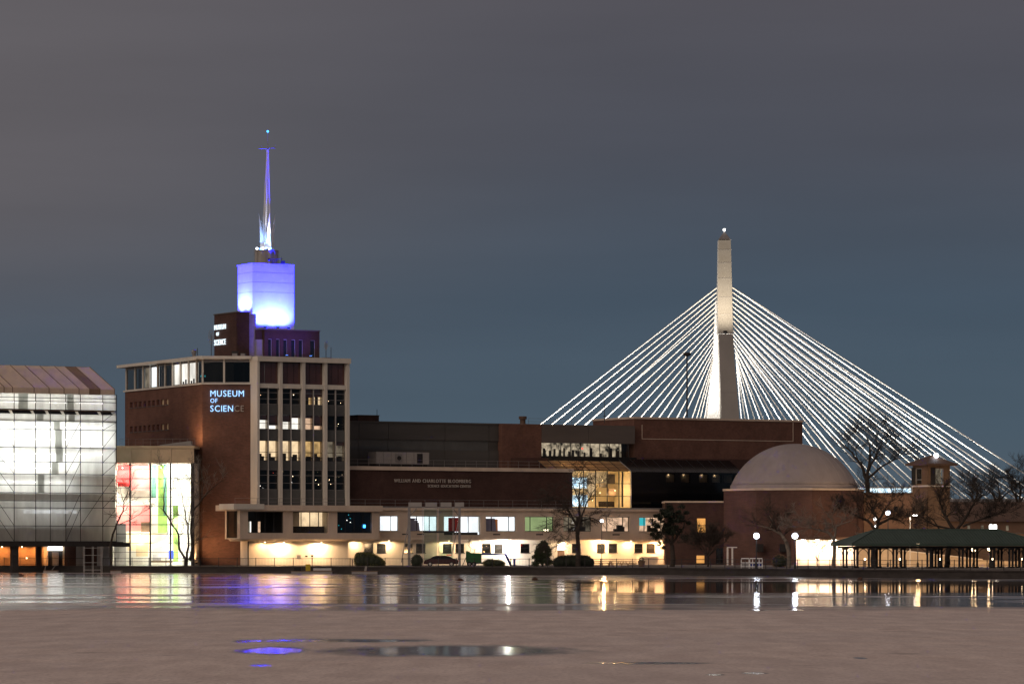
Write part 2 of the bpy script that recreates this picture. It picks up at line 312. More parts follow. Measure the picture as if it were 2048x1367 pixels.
# ---- frozen river
def river_material():
    m, n, l, b = nodes('frozen_river')
    g = n.new('ShaderNodeNewGeometry'); s = n.new('ShaderNodeSeparateXYZ'); l.new(g.outputs['Position'], s.inputs[0])
    def math_(op, a, b_=None, c=None):
        q = n.new('ShaderNodeMath'); q.operation = op
        for i, w in enumerate((a, b_, c)):
            if w is None: continue
            if isinstance(w, (int, float)): q.inputs[i].default_value = w
            else: l.new(w, q.inputs[i])
        return q.outputs[0]
    def noise(scale, stretch, det=5, off=0.):
        mp = n.new('ShaderNodeMapping'); mp.inputs['Scale'].default_value = stretch; mp.inputs['Location'].default_value = (off, off, 0); l.new(g.outputs['Position'], mp.inputs[0])
        z = n.new('ShaderNodeTexNoise'); z.inputs['Scale'].default_value = scale; z.inputs['Detail'].default_value = det; z.inputs['Roughness'].default_value = .6; l.new(mp.outputs[0], z.inputs[0]); return z.outputs[0]
    def sm(x, a, b_, lo=0., hi=1.):
        q = n.new('ShaderNodeMapRange'); q.interpolation_type = 'SMOOTHSTEP'; l.new(x, q.inputs[0]); q.inputs[1].default_value = a; q.inputs[2].default_value = b_; q.inputs[3].default_value = lo; q.inputs[4].default_value = hi; return q.outputs[0]
    X, Y = s.outputs['X'], s.outputs['Y']
    n1 = noise(.05, (.6, 1, 1)); n2 = noise(.7, (1, .22, 1), 6, 31.); n3 = noise(2.4, (1, .2, 1), 6, 77.); nb = noise(.03, (.25, 1, 1), 4, 12.)
    nbig = noise(.02, (1, 1, 1), 3, 5.)
    # wet glazed ice towards the far bank, broken by matt snow bands
    yy = math_('ADD', Y, math_('MULTIPLY', math_('SUBTRACT', n1, .5), 95.))
    wet = sm(yy, 200, 236)
    bands = sm(noise(.07, (.2, 1, 1), 6, 3.), .4, .5, .12, 1.)
    wetloc = wet; wet = math_('MULTIPLY', wet, bands)
    # ridged shore ice just below the quay
    shore = sm(Y, 395, 425)
    # puddles lying on the near ice
    pud = None
    for (u, v, hw, hh) in ((545, 1300, 75, 8), (498, 1281, 34, 3), (900, 1300, 265, 12), (690, 1280, 190, 3.5), (1720, 1315, 14, 2), (1510, 1345, 26, 2.2), (1430, 1348, 20, 2), (1590, 1218, 22, 1.6), (1513, 1219, 22, 1.6), (520, 1329, 22, 2), (1290, 1325, 130, 2.4)):
        y0 = F*HC/(v-HZ); x0 = (u-CX)/F*y0; a = hw/F*y0; c = hh*y0/(v-HZ)
        q = math_('ADD', math_('POWER', math_('DIVIDE', math_('SUBTRACT', X, x0), a), 2.), math_('POWER', math_('DIVIDE', math_('SUBTRACT', Y, y0), c), 2.))
        q = math_('ADD', q, math_('MULTIPLY', math_('SUBTRACT', n2, .5), 1.3))
        q = sm(q, 1.35, .25)
        pud = q if pud is None else math_('MAXIMUM', pud, q)
    wet = math_('MAXIMUM', wet, pud); wetloc = math_('MAXIMUM', wetloc, pud)
    # a lead of open water on the right side
    yl = math_('ADD', Y, math_('MULTIPLY', math_('SUBTRACT', n1, .5), 40.))
    xl = math_('ADD', X, math_('MULTIPLY', math_('SUBTRACT', nbig, .5), 20.))
    lead = math_('MULTIPLY', math_('MULTIPLY', sm(yl, 288, 294), sm(yl, 392, 384)), sm(xl, 1, 9))
    # colours: snow crust, grey wet ice, dark water
    def mixc(f, a, b_):
        q = n.new('ShaderNodeMix'); q.data_type = 'RGBA'
        for i, w in ((0, f), (6, a), (7, b_)):
            if isinstance(w, tuple): q.inputs[i].default_value = (*w, 1)
            else: l.new(w, q.inputs[i])
        return q.outputs[2]
    snow = mixc(sm(n2, .3, .7), (.7,.595,.545), (.9,.785,.72))
    snow = mixc(sm(n3, .55, .75, 0., .4), snow, (.6,.5,.47))
    snow = mixc(sm(noise(.8, (.5, .3, 1), 4, 55.), .6, .72, 0., .65), snow, (.42,.34,.31))
    snow = mixc(sm(noise(7., (1, .25, 1), 3, 91.), .42, .72, 0., .5), snow, (.48,.4,.37))
    snow = mixc(sm(noise(.12, (.5, 1, 1), 5, 17.), .35, .65, 0., .28), snow, (.55,.5,.5))
    col = mixc(wet, snow, (.09,.087,.088))
    col = mixc(math_('MULTIPLY', shore, sm(n3, .4, .6, .2, .8)), col, (.3,.26,.24))
    col = mixc(lead, col, (.012,.011,.011))
    l.new(col, b.inputs['Base Color'])
    rg = math_('ADD', math_('MULTIPLY_ADD', wetloc, -.56, .75), math_('MULTIPLY', math_('SUBTRACT', 1., bands), .15))
    rg = math_('ADD', math_('MULTIPLY', rg, math_('SUBTRACT', 1., lead)), math_('MULTIPLY', lead, .035))
    l.new(rg, b.inputs['Roughness'])
    l.new(math_('MAXIMUM', math_('MULTIPLY_ADD', wet, .9, .04), math_('MULTIPLY', lead, .5)), b.inputs['Specular IOR Level'])
    l.new(math_('MULTIPLY', math_('MULTIPLY', wetloc, wet), math_('SUBTRACT', 1., lead)), b.inputs['Coat Weight']); l.new(math_('MULTIPLY_ADD', math_('SUBTRACT', 1., bands), .2, .1), b.inputs['Coat Roughness']); b.inputs['Coat IOR'].default_value = 2.1
    bp = n.new('ShaderNodeBump'); bp.inputs['Distance'].default_value = .03
    hgt = noise(3., (.8, 1, 1), 4, 9.); l.new(hgt, bp.inputs['Height'])
    st = math_('MULTIPLY', math_('MULTIPLY', math_('MULTIPLY_ADD', shore, .25, .08), math_('SUBTRACT', 1., math_('MULTIPLY', wet, math_('SUBTRACT', 1., math_('MULTIPLY', shore, .6))))), math_('SUBTRACT', 1., lead)); l.new(st, bp.inputs['Strength']); l.new(bp.outputs[0], b.inputs['Normal'])
river_material()
# ------------------------------------------------------------------ the setting
def struct(name, mb, m, parent=None):
    o = mb.build(name, m, parent); o['kind'] = 'structure'; return o
struct('frozen_river', MB().quad((-3000,-300,0),(3000,-300,0),(3000,640,0),(-3000,640,0)), 'frozen_river')
WP = [(-700, 560), (-150, 532), (230, 516), (400, 509), (700, 500), (1170, 482), (1450, 465), (1750, 436), (2250, 408)]
WX = [((u-CX)/F*y, y) for u, y in WP]
WX = [(-2500, 640)]+WX+[(2500, -100)]
def wharf_at(u):            # quay edge under a photo column
    for (u0, y0), (u1, y1) in zip(WP, WP[1:]):
        if u0 <= u <= u1:
            k = (u-CX)/F; x0, x1 = (u0-CX)/F*y0, (u1-CX)/F*y1
            t = (k*y0-x0)/((x1-x0)-k*(y1-y0)); return Vector((x0+t*(x1-x0), y0+t*(y1-y0), DECK))
struct('ground', MB().add([(x, y, DECK) for x, y in WX]+[(4000,-100,DECK),(4000,9000,DECK),(-4000,9000,DECK),(-4000,640,DECK)], [tuple(range(len(WX)+4))]), 'paving')
mb = MB()
for (x0, y0), (x1, y1) in zip(WX, WX[1:]):
    d = Vector((x1-x0, y1-y0)).normalized(); nx, ny = d.y, -d.x
    if ny > 0: nx, ny = -nx, -ny
    mb.quad((x0,y0,-.3),(x1,y1,-.3),(x1,y1,DECK-.16),(x0,y0,DECK-.16))
    a = [(x0+nx*.14,y0+ny*.14),(x1+nx*.14,y1+ny*.14),(x1-nx*.5,y1-ny*.5),(x0-nx*.5,y0-ny*.5)]
    mb.slab(a, DECK-.16, DECK+.04)
tag(mb.build('quay_wall', 'wharf_stone'), 'long low dark stone quay wall along the edge of the ice', 'quay wall')
# ------------------------------------------------------------------ letters
def char_mesh(ch, cache={}):
    if ch not in cache:
        c = bpy.data.curves.new('ch', 'FONT'); c.body = ch; c.extrude = .06; c.offset = .0; c.resolution_u = 3
        o = bpy.data.objects.new('ch', c); COL.objects.link(o)
        bpy.context.view_layer.update()
        me = bpy.data.meshes.new_from_object(o.evaluated_get(bpy.context.evaluated_depsgraph_get()))
        vs = [tuple(v.co) for v in me.vertices]; fs = [tuple(p.vertices) for p in me.polygons]
        bpy.data.objects.remove(o); bpy.data.curves.remove(c); bpy.data.meshes.remove(me)
        cache[ch] = (vs, fs, min(v[0] for v in vs), max(v[0] for v in vs))
    return cache[ch]
def letters(parent, text, fr, x0, x1, z, h, y, mats, depth=.12):
    gap, sp = .17, .45; tot = 0
    for ch in text: tot += sp if ch == ' ' else char_mesh(ch)[3]-char_mesh(ch)[2]+gap
    tot -= gap; sx = (x1-x0)/tot; sz = h/.69; x = 0; i = 0
    for ch in text:
        if ch == ' ': x += sp; continue
        vs, fs, a, b = char_mesh(ch)
        mb = MB().add([(x0+(x+p[0]-a)*sx, y-(p[2]+.06)*depth/.12, z+p[1]*sz) for p in vs], fs)
        mb.build('letter', mats(i), parent, fr); x += b-a+gap; i += 1
# ------------------------------------------------------------------ museum tower
T = Fr(512, 530, 30); TS = Fr(501, 531.5, 0); TL = Fr(250, 558.2, -62.6)
tower = fthing('museum_tower', 'brick and white concrete museum tower with tall glazed bays and flat roof', 'building', T)
ZT = lambda v: T.z(512, v)
zroof, zbot = ZT(712), DECK
cols_ = [(512, 516.5), (557, 562.5), (602, 608), (646, 652), (690.5, 696.5)]
for a, b in cols_: MB().box(T.x(a), T.x(b), -.45, .5, zbot, ZT(722)).build('column', 'pier_white', tower, T)
MB().box(T.x(512)-.001, T.x(512)+.02, .5, 2.0, zbot, ZT(722)).build('pier_side', 'pier_white', tower, T)
xl, xr = T.x(510.5), T.x(697.5)
MB().box(xl, xr, -.75, 15, ZT(722), zroof).build('roof_slab', 'pier_white', tower, T)
MB().box(T.x(516.5), T.x(690.5), -.3, .5, ZT(775), ZT(766)).build('beam', 'pier_white', tower, T)
bays = [(516.5, 557), (562.5, 602), (608, 646), (652, 690.5)]
lv = dict(f3=(775, 807), f2=(828, 857), f1=(880, 920), f0=(938, 978))
sp = [(807, 828), (857, 880), (920, 938), (978, 1012)]
for i, (a, b) in enumerate(bays):
    x0, x1 = T.x(a), T.x(b)
    w = MB().box(x0, x1, .2, .32, ZT(768), ZT(766.1)).build('window', 'dark_metal', tower, T); MB().box(x0, x1, .2, .32, ZT(724), ZT(722)).build('head_rail', 'dark_metal', w, T)
    for k in range(3):
        xa, xb = x0+(x1-x0)*k/3, x0+(x1-x0)*(k+1)/3
        MB().box(xa+.03, xb-.03, .22, .25, ZT(767.9), ZT(724.1)).build('pane', 'dark_glass_red', w, T)
    for s0, s1 in sp:
        for k in range(2):
            xa, xb = x0+(x1-x0)*k/2, x0+(x1-x0)*(k+1)/2
            MB().box(xa+.06, xb-.06, .1, .3, ZT(s1), ZT(s0)).build('spandrel', 'spandrel', tower, T)
    MB().box((x0+x1)/2-.06, (x0+x1)/2+.06, -.05, .3, zbot, ZT(775)).build('mullion', 'light_metal', tower, T)
# windows of the four storeys: per half bay the rooms behind them
D, DR = 'dark', 'dark_red'
rooms = {'f3': [D, D, D, D, ('lit_amber', .45), ('lit_warm', .5), D, D],
         'f2': [('lit_white', .62), ('lit_white', .25), ('lit_white', .52), ('lit_white', .8), ('lit_peach', .8), ('lit_peach', .28), D, D],
         'f1': [('lit_warm', 1), ('lit_warm', 1), ('lit_warm', 1), ('lit_warm', .95), ('lit_amber', .95), ('lit_amber', .9), ('lit_dim', 1), ('lit_dim', .8)],
         'f0': [DR, DR, DR, D, D, D, D, D]}
for f, (v0, v1) in lv.items():
    z0, z1 = ZT(v1), ZT(v0)
    for j in range(8):
        a, b = bays[j//2]; x0, x1 = T.x(a), T.x(b); h = (x1-x0)/2
        xa, xb = x0+h*(j % 2)+.07, x0+h*(j % 2+1)-.07
        w = MB()
        tr = [.42] if f == 'f1' else ([.33, .72] if f in ('f0', 'f3') else [.4])
        if f in ('f1', 'f0', 'f3'): tr = tr+[.16] if f == 'f1' else tr
        for t_ in tr: w.box(xa, xb, .1, .2, z0+(z1-z0)*t_-.035, z0+(z1-z0)*t_+.035)
        w.box(xa, xb, .1, .2, z1-.05, z1).box(xa, xb, .1, .2, z0, z0+.05).box(xa, xa+.04, .11, .19, z0+.05, z1-.05).box(xb-.04, xb, .11, .19, z0+.05, z1-.05)
        w = w.build('window', 'grey_metal' if f in ('f0', 'f3') else 'dark_metal', tower, T)
        MB().box(xa, xb, .21, .23, z0+.05, z1-.05).build('pane', 'clear_glass', w, T)
        k = rooms[f][j]
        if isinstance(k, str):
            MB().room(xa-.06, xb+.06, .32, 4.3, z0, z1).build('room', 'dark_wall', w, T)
            for q in range(4):  # tiny glowing bulbs added to stand in for city lights reflected in the glass
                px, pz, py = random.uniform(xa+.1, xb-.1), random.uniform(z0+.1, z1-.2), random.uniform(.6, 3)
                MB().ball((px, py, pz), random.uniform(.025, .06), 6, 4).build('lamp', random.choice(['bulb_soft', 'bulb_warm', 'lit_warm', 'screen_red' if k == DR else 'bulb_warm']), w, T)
        else:
            m, fill = k
            zt = z0+(z1-z0)*fill
            MB().room(xa-.06, xb+.06, .32, 1.25, z0, z1).build('room', 'interior_wall', w, T)
            MB().box(xa-.05, xb+.05, .95, 1.0, z0, z1-.02).build('lit_wall', m, w, T)
            if fill < .9: MB().box(xa, xb, .26, .29, zt, z1-.05).build('blind', 'dark_glass_red', w, T)
            if f == 'f1':
                for q in range(3):
                    px = random.uniform(xa, xb-.6); MB().box(px, px+random.uniform(.3, .7), random.uniform(.5,.7), .8, z0, z0+random.uniform(.4, 1.1)).build('cabinet', 'furniture', w, T)
            elif f == 'f3':
                MB().box(xa+.5, xa+.9, .5, .8, z0, z1).build('cabinet', 'furniture', w, T)
MB().box(T.x(516), T.x(697), 4.4, 14.5, zbot, ZT(722.5)).box(T.x(514), T.x(696), .34, 4.6, ZT(722.4), ZT(722.05)).build('core', 'dark_wall', tower, T)
MB().box(T.x(695.5), T.x(696.4), .5, 14.5, zbot, ZT(722.1)).build('side_wall', 'brick', tower, T)
# brick walls: the sign wall and the long left wall
zb = TS.z(405, 768); xa = TS.x(405); zr = TS.z(405, 712)
mb = MB().box(xa, 0, 0, .5, DECK, zb-.02); mb.build('sign_wall', 'brick', tower, TS)
MB().box(xa-.1, .3, -.25, .6, zb-.02, zb+.2).build('sill_band', 'pier_white', tower, TS)
LW = (TL.x(405)); holes = []
for v0, v1, zc in ((797, 808, 0), (846.5, 858, 0)):
    zz0 = TL.z(340, v1); zz1 = TL.z(340, v0)
    for k in range(9):
        u = 260+k*8.9; holes.append((TL.x(u), TL.x(u+5.6), zz0, zz1))
MB().wall(0, LW, DECK, zb-.02, holes, 0, .4).build('left_wall', 'brick', tower, TL)
for i, h in enumerate(holes):
    w = MB().box(h[0]-.05, h[1]+.05, -.1, .25, h[2]-.12, h[2]-.003).build('window', 'grey_band', tower, TL)
    MB().box(h[0], h[1], .2, .24, h[2], h[3]).build('pane', 'dark_glass_red' if i % 9 < 7 else 'tan_panel', w, TL)
MB().box(-.2, LW+.12, -.22, .5, zb-.02, zb+.2).build('sill_band', 'pier_white', tower, TL)
# glazed top storey around the corner
poly = [TL.w((-.9, -1.0, 0))[:2], TL.w((LW+.55, -1.0, 0))[:2], TS.w((xa, -.9, 0))[:2], TS.w((0.2, -.9, 0))[:2], TS.w((.2, 9, 0))[:2], TL.w((-.9, 11, 0))[:2]]
MB().slab(poly, zr-.42, zr).build('roof_slab', 'pier_white', tower)
zg0, zg1 = zb+.2, zr-.42
MB().slab([TL.w((.4, 5, 0))[:2], TL.w((LW-.4, 5, 0))[:2], TS.w((xa+1, 5.5, 0))[:2], TS.w((0, 5.5, 0))[:2], TS.w((0, 14, 0))[:2], TL.w((.4, 14, 0))[:2]], DECK, zg1).build('core', 'dark_wall', tower)
us = [252.5, 270, 286, 300, 315, 330, 345, 361, 377, 393, 405]
lit = {2: 'lit_dim', 3: 'lit_cool', 6: 'lit_white', 7: 'lit_white', 8: 'lit_white'}
for i in range(len(us)-1):
    x0, x1 = TL.x(us[i]), TL.x(us[i+1])
    MB().box(x0-.11, x0+.11, -.1, .2, zg0, zg1).build('column', 'pier_white', tower, TL)
    w = MB().box(x0+.11, x1-.11, .05, .12, zg0, zg0+.12).box(x0+.11, x1-.11, .05, .12, zg1-.35, zg1).box(x0+.11, x0+.16, .05, .12, zg0+.12, zg1-.35).build('window', 'grey_metal', tower, TL)
    MB().box(x0+.11, x1-.11, .06, .09, zg0+.12, zg1-.35).build('pane', 'smoke_glass' if i not in lit else 'clear_glass', w, TL)
    if i in lit: MB().box(x0+.05, x1-.05, .3, .34, zg0, zg1-.1).build('lit_blind' if i > 4 else 'lit_wall', lit[i], w, TL)
    if i in (1, 2, 4, 5): MB().box(x0+.15, x0+.9, .5, .6, zg0, zg1-.2).build('curtain', 'tarp_grey', w, TL)
    if i in (7, 8):
        for q in range(2): MB().box(x0+.3+q*.9, x0+.8+q*.9, .2, .26, zg0, zg0+.5+.25*q).build('cabinet', 'furniture', w, TL)
for a, b, k in ((405, 448, 0), (448, 501, 1)):
    x0, x1 = TS.x(a), TS.x(b)
    MB().box(x0-.12, x0+.14, -.12, .2, zg0, zg1).build('column', 'pier_white', tower, TS)
    w = MB().box(x0+.14, x1-.11, .03, .12, zg0, zg0+.12).box(x0+.14, x1-.11, .03, .12, zg1-.4, zg1).box(x0+.14, x0+.19, .03, .12, zg0+.12, zg1-.4).build('window', 'grey_metal', tower, TS)
    MB().box(x0+.14, x1-.11, .05, .09, zg0+.12, zg1-.4).build('pane', 'smoke_glass', w, TS)
    if k == 0: MB().box(x0+.2, x0+.32, 1, 1.1, zg0+.9, zg0+1.1).box(x0-.35, x0-.2, 1, 1.1, zg0+.9, zg0+1.1).build('screen', 'screen_cyan', w, TS)
MB().box(-.1, .25, -.1, .3, zg0, zg1).build('column', 'pier_white', tower, TS)
sg = thing('blue_lit_sign', 'blue-white glowing wall sign with the last two letters dark', 'sign', TS.w((TS.x(421), 0, TS.z(450, 822))))
lm = lambda i: 'letter_lit'
letters(sg, 'MUSEUM', TS, TS.x(421), TS.x(488), TS.z(450, 792.5), .86, -.14, lm)
letters(sg, 'OF', TS, TS.x(421), TS.x(435), TS.z(450, 805), .6, -.14, lm)
letters(sg, 'SCIENCE', TS, TS.x(421), TS.x(488), TS.z(450, 822.5), .86, -.14, lambda i: 'letter_lit' if i < 5 else 'letter_grey')
# ------------------------------------------------------------------ penthouse, lit block, spire
P = Fr(473, 537, 30); zr0 = zroof
pent = fthing('rooftop_penthouse', 'dark brick penthouse on the tower roof with tall narrow windows', 'penthouse', P, z=zroof)
z1 = P.z(473, 624.5)
ye = P.yat(428.5, 0)
MB().box(0, P.x(498.5), 0, ye, zr0, z1).build('stair_block', 'brick_dark', pent, P)
MB().box(-.12, P.x(498.5)+.1, -.12, ye+.1, z1, z1+.14).build('coping', 'grey_band', pent, P)
MB().box(P.x(498.5)+.003, P.x(513.5), .25, 2.2, zr0, P.z(500, 627)).build('pilaster', 'violet_fabric', pent, P)
Q = Fr(529, 538.5, 30); zq = Q.z(529, 659)
qx1 = Q.x(639)
hl = [(Q.x(230+a/4.096), Q.x(230+b/4.096), zr0+.05, Q.z(580, 678.5)) for a, b in ((1255,1287),(1320,1352),(1380,1414),(1444,1480),(1506,1541),(1600,1641))]
MB().wall(0, qx1, zr0, zq, hl, 0, .4).box(0, .2, .41, 6, zr0, zq).box(qx1-.2, qx1, .41, 6, zr0, zq).box(0, qx1, 6.001, 6.2, zr0, zq).box(.2, qx1-.2, .41, 6, zq-.1, zq-.02).build('machine_block', 'brick_dark', pent, Q)
MB().box(-.1, qx1+.1, -.1, 6.3, zq, zq+.14).build('coping', 'grey_band', pent, Q)
for i, h in enumerate(hl):
    w = MB().box(h[0], h[0]+.06, .2, .3, h[2], h[3]).box(h[1]-.06, h[1], .2, .3, h[2], h[3]).box(h[0]+.06, h[1]-.06, .2, .3, h[3]-.06, h[3]).build('door' if i == 5 else 'window', 'light_metal', pent, Q)
    MB().box(h[0]+.06, h[1]-.06, .22, .25, h[2], h[3]-.06).build('pane', 'dark_glass', w, Q)
MB().box(Q.x(516), 0-.003, .5, 3, zr0, Q.z(516, 678)).build('store_room', 'tarp_grey', pent, Q)
MB().box(Q.x(516), 0-.003, .6, 2.9, Q.z(516, 678), zq).build('upper_wall', 'brick_dark', pent, Q)
# white block washed by blue floodlights
B = Fr(505, 543, 30)
zb0, zb1 = B.z(505, 657), B.z(505, 527.5); bx1 = B.x(588); by1 = B.yat(475.5, 0)
blk = fthing('floodlit_block', 'plain white rooftop block washed in blue-white floodlight', 'rooftop block', B, z=zr0)
mb = MB().box(0, bx1, 0, by1, zr0+2, zb1-.05)
mb.build('wall', 'white_paint', blk, B)
MB().box(-.06, bx1+.06, -.06, by1+.06, zb1-.05, zb1+.12).build('coping', 'white_paint', blk, B)
for k in range(1, 4):
    zz = zb0+(zb1-zb0)*(.42+.15*k); MB().box(-.012, bx1+.012, -.012, by1, zz, zz+.05).build('panel_joint', 'light_metal', blk, B)
fl = 0
for (x, y, ax, ay, p) in ((1.2, -1.7, 1.4, 0, 300), (3.2, -1.8, 3.1, 0, 400), (5.0, -1.7, 4.8, 0, 300), (-1.4, 1.5, 0, 1.4, 330), (-1.4, 3.4, 0, 3.2, 330)):
    zf = zb0+.1 if y < 0 else P.z(473, 624)+.2
    t = thing('floodlight', 'small blue-white floodlight %s' % ('on the penthouse roof, aimed up the front of the white block' if y < 0 else 'on the stair block roof, aimed at the white block side'), 'floodlight', B.w((x, y, zf)), 'floodlights round the white block')
    MB().box(x-.18, x+.18, y-.12, y+.12, zf-.05, zf+.22).build('housing', 'dark_metal', t, B)
    MB().box(x-.14, x+.14, y-.08, y+.08, zf+.221, zf+.24).build('lens', 'bulb_blue', t, B)
    a = B.w((x, y, zf+.35)); b = B.w((ax, ay, zf+3.4))
    lamp('flood_lamp', 'SPOT', a, p*320, (.003,.005,1), t, b, .1, 130, .8)
for k, (x, y, p) in enumerate(((.8, -9.5, 1100), (4.6, -9.5, 1100))):  # two extra floodlights added to tint the penthouse brick blue
    zf = zr0+.15; t = thing('floodlight', ('blue floodlight added on the tower roof to tint the brick round the tall narrow windows' if y < 0 else 'blue floodlight added on the tower roof to tint the stair block'), 'floodlight', B.w((x, y, zf-.15)), 'floodlights round the white block')
    MB().box(x-.2, x+.2, y-.15, y+.15, zf-.15, zf+.25).build('housing', 'dark_metal', t, B); MB().box(x-.15, x+.15, y-.1, y+.1, zf+.251, zf+.27).build('lens', 'bulb_blue', t, B)
    lamp('flood_lamp', 'SPOT', B.w((x, y, zf+.4)), p, (.2,.12,1), t, B.w((max(x, 0), 0, zb1-5)), .15, 110, 1)
# plinth and spire
C = (B.w((bx1*.36, by1*.5, 0))); Yc = C[1]
plx = lambda u: (u-CX)/F*Yc; plz = lambda v: HC+(HZ-v)/F*Yc
spc = plx(533)
pl = thing('spire_plinth', 'eight-sided grey drum between the white block and the spire', 'plinth', (spc, Yc, zb1+.12))
MB().lathe([(1.78, zb1+.12), (1.78, plz(503)), (1.86, plz(502.8)), (1.86, plz(501))], spc, Yc, 8, .5).build('drum', 'tarp_grey', pl)
for k in range(8):
    a = math.pi/4*k; MB().box(spc+1.8*math.cos(a)-.03, spc+1.8*math.cos(a)+.03, Yc+1.8*math.sin(a)-.03, Yc+1.8*math.sin(a)+.03, zb1+.12, plz(503)).build('rib', 'grey_metal', pl)
t = thing('rooftop_antenna_rack', 'small dark antenna rack beside the grey spire drum', 'antenna', (spc+2.2, Yc-1.9, zb1+.12))
mb = MB()
for dx in (-.6, 0, .7): mb.tube((spc+1.6+dx, Yc-1.9, zb1+.12), (spc+1.6+dx, Yc-1.9, zb1+.9+.3*dx), .035)
mb.tube((spc+.9, Yc-1.9, zb1+.8), (spc+2.5, Yc-1.9, zb1+.8), .03).tube((spc+1.0, Yc-1.9, zb1+.12), (spc+1.6, Yc-1.9, zb1+.8), .03).build('rack', 'dark_metal', t)
MB().box(spc+2.2, spc+2.8, Yc-2.1, Yc-1.6, zb1+.12, zb1+.55).build('cabinet', 'dark_metal', t)
MB().ball((spc+.5, Yc-2, zb1+.75), .2, 8, 5).build('dish', 'dark_metal', t)
spr = thing('spire', 'tall tapering lattice spire with four blade fins lit blue', 'spire', (spc, Yc, plz(501)))
zs0, zs1 = plz(500), plz(299); xt = plx(535.5)
mb = MB(); legs = []
for k in range(4):
    a = math.pi/4+math.pi/2*k+R(30)
    p0 = Vector((spc+.62*math.cos(a), Yc+.62*math.sin(a), zs0)); p1 = Vector((xt+.1*math.cos(a), Yc+.1*math.sin(a), zs1)); legs.append((p0, p1))
    MB().tube(p0, p1, .11, .07, 5).build('mast_leg', 'white_paint', spr)
for j in range(46):
    f = j/46; q = [p0.lerp(p1, f) for p0, p1 in legs]; g = [p0.lerp(p1, min(1, f+1/46)) for p0, p1 in legs]
    for k in range(4): mb.tube(q[k], q[(k+1) % 4], .025, n=4, caps=False); mb.tube(q[k], g[(k+1) % 4], .018, n=4, caps=False)
mb.build('lattice', 'white_paint', spr)
MB().tube((xt, Yc, zs1), (xt, Yc, plz(264)), .05, .035).build('rod', 'grey_metal', spr)
MB().ball((xt, Yc, plz(263)), .16).build('beacon', 'screen_blue', spr)
mb = MB().tube((plx(519), Yc, plz(297.5)), (plx(551), Yc, plz(296)), .05)
mb.tube((xt, Yc-1, plz(297)), (xt, Yc+1, plz(297)), .05).tube((plx(524), Yc, plz(297.2)), (plx(523), Yc, plz(291)), .03).tube((plx(549), Yc, plz(296.2)), (plx(550), Yc, plz(291)), .03)
mb.build('cross_arm', 'grey_metal', spr)
for k, (ub, ut) in enumerate(((521.5, 518.5), (543, 540), (546, 549.5), (526, 524.5))):
    dy = (-.5, -1.0, .9, 1.2)[k]; wd = (.6, .85, .75, .45)[k]; sg_ = (1, -1, -1, 1)[k]
    b0 = Vector((plx(ub), Yc+dy, plz(498))); b1 = b0+Vector((sg_*wd, -dy*.4, .15)); tip = Vector((plx(ut), Yc+dy*1.15, plz(427)))
    nn = Vector((0, .05, 0)); m0 = b0.lerp(tip, .5)+Vector((sg_*wd*.28, 0, 0))
    MB().add([b0, b1, tip, b0+nn, b1+nn, tip+nn], [(0,1,2),(5,4,3),(0,3,4,1),(1,4,5,2),(2,5,3,0)]).build('fin', 'white_paint', spr)
    for q in range(9):
        f = .2+.078*q; a = b0.lerp(tip, f); e = legs[0][0].lerp(legs[0][1], max(0, f*.38-.09)); e = Vector((spc*.5+e.x*.5, Yc+dy*.2, e.z))
        if k in (0, 3): MB().tube(a, e, .02, n=4).build('stay', 'white_paint', spr)
for k, (u, dy) in enumerate(((515, -1.0), (522, -.4), (527, -1.1), (533, -1.4), (539, -.6), (542, -1.2))):
    x = plx(u); t = thing('spire_uplight', 'small round blue uplight at the foot of the spire', 'uplight', (x, Yc+dy, plz(501)), 'uplights at the foot of the spire')
    MB().lathe([(.1, plz(501)), (.1, plz(500.3)), (.17, plz(500))], x, Yc+dy, 8).build('base', 'dark_metal', t)
    MB().ball((x, Yc+dy, plz(498)), .17, 8, 6).build('bulb', 'bulb_blue' if k % 2 else 'globe', t)
    lamp('uplight_lamp', 'SPOT', (x, Yc+dy, plz(495.5)), 420 if k % 2 else 320, (.2,.42,1), t, (xt, Yc, plz(380)), .08, 90, .8)
t = thing('added_mast_spot', 'narrow white spotlight added at the front of the spire foot to brighten the mast', 'spotlight', (plx(536), Yc-1.5, plz(501)))
MB().tube((plx(536), Yc-1.5, plz(501)), (plx(536), Yc-1.45, plz(498)), .14, n=8).build('housing', 'dark_metal', t); MB().tube((plx(536), Yc-1.45, plz(498)), (plx(536), Yc-1.44, plz(497.8)), .11, n=8).build('lens', 'globe', t)
lamp('mast_lamp', 'SPOT', (plx(536), Yc-1.45, plz(497)), 5000, (.85,.85,1), t, (xt, Yc, plz(330)), .1, 22, .6)  # extra spot added to brighten the mast up to its top
sg = thing('white_lit_sign', 'small white glowing sign letters on the stair block side', 'sign', P.w((0, P.yat(432, 0), P.z(440, 690))))
LP = Fr(0, 0, -60); o_ = P.w((0, ye, 0)); LP.ox, LP.oy = o_[0], o_[1]
for txt, u0, u1, v, h in (('MUSEUM', 431, 453.5, 658.5, .7), ('OF', 435, 440, 670.5, .5), ('SCIENCE', 431, 453.5, 689.5, .8)):
    letters(sg, txt, LP, LP.x(u0), LP.x(u1), LP.z(442, v), h, -.12, lambda i: 'letter_white')
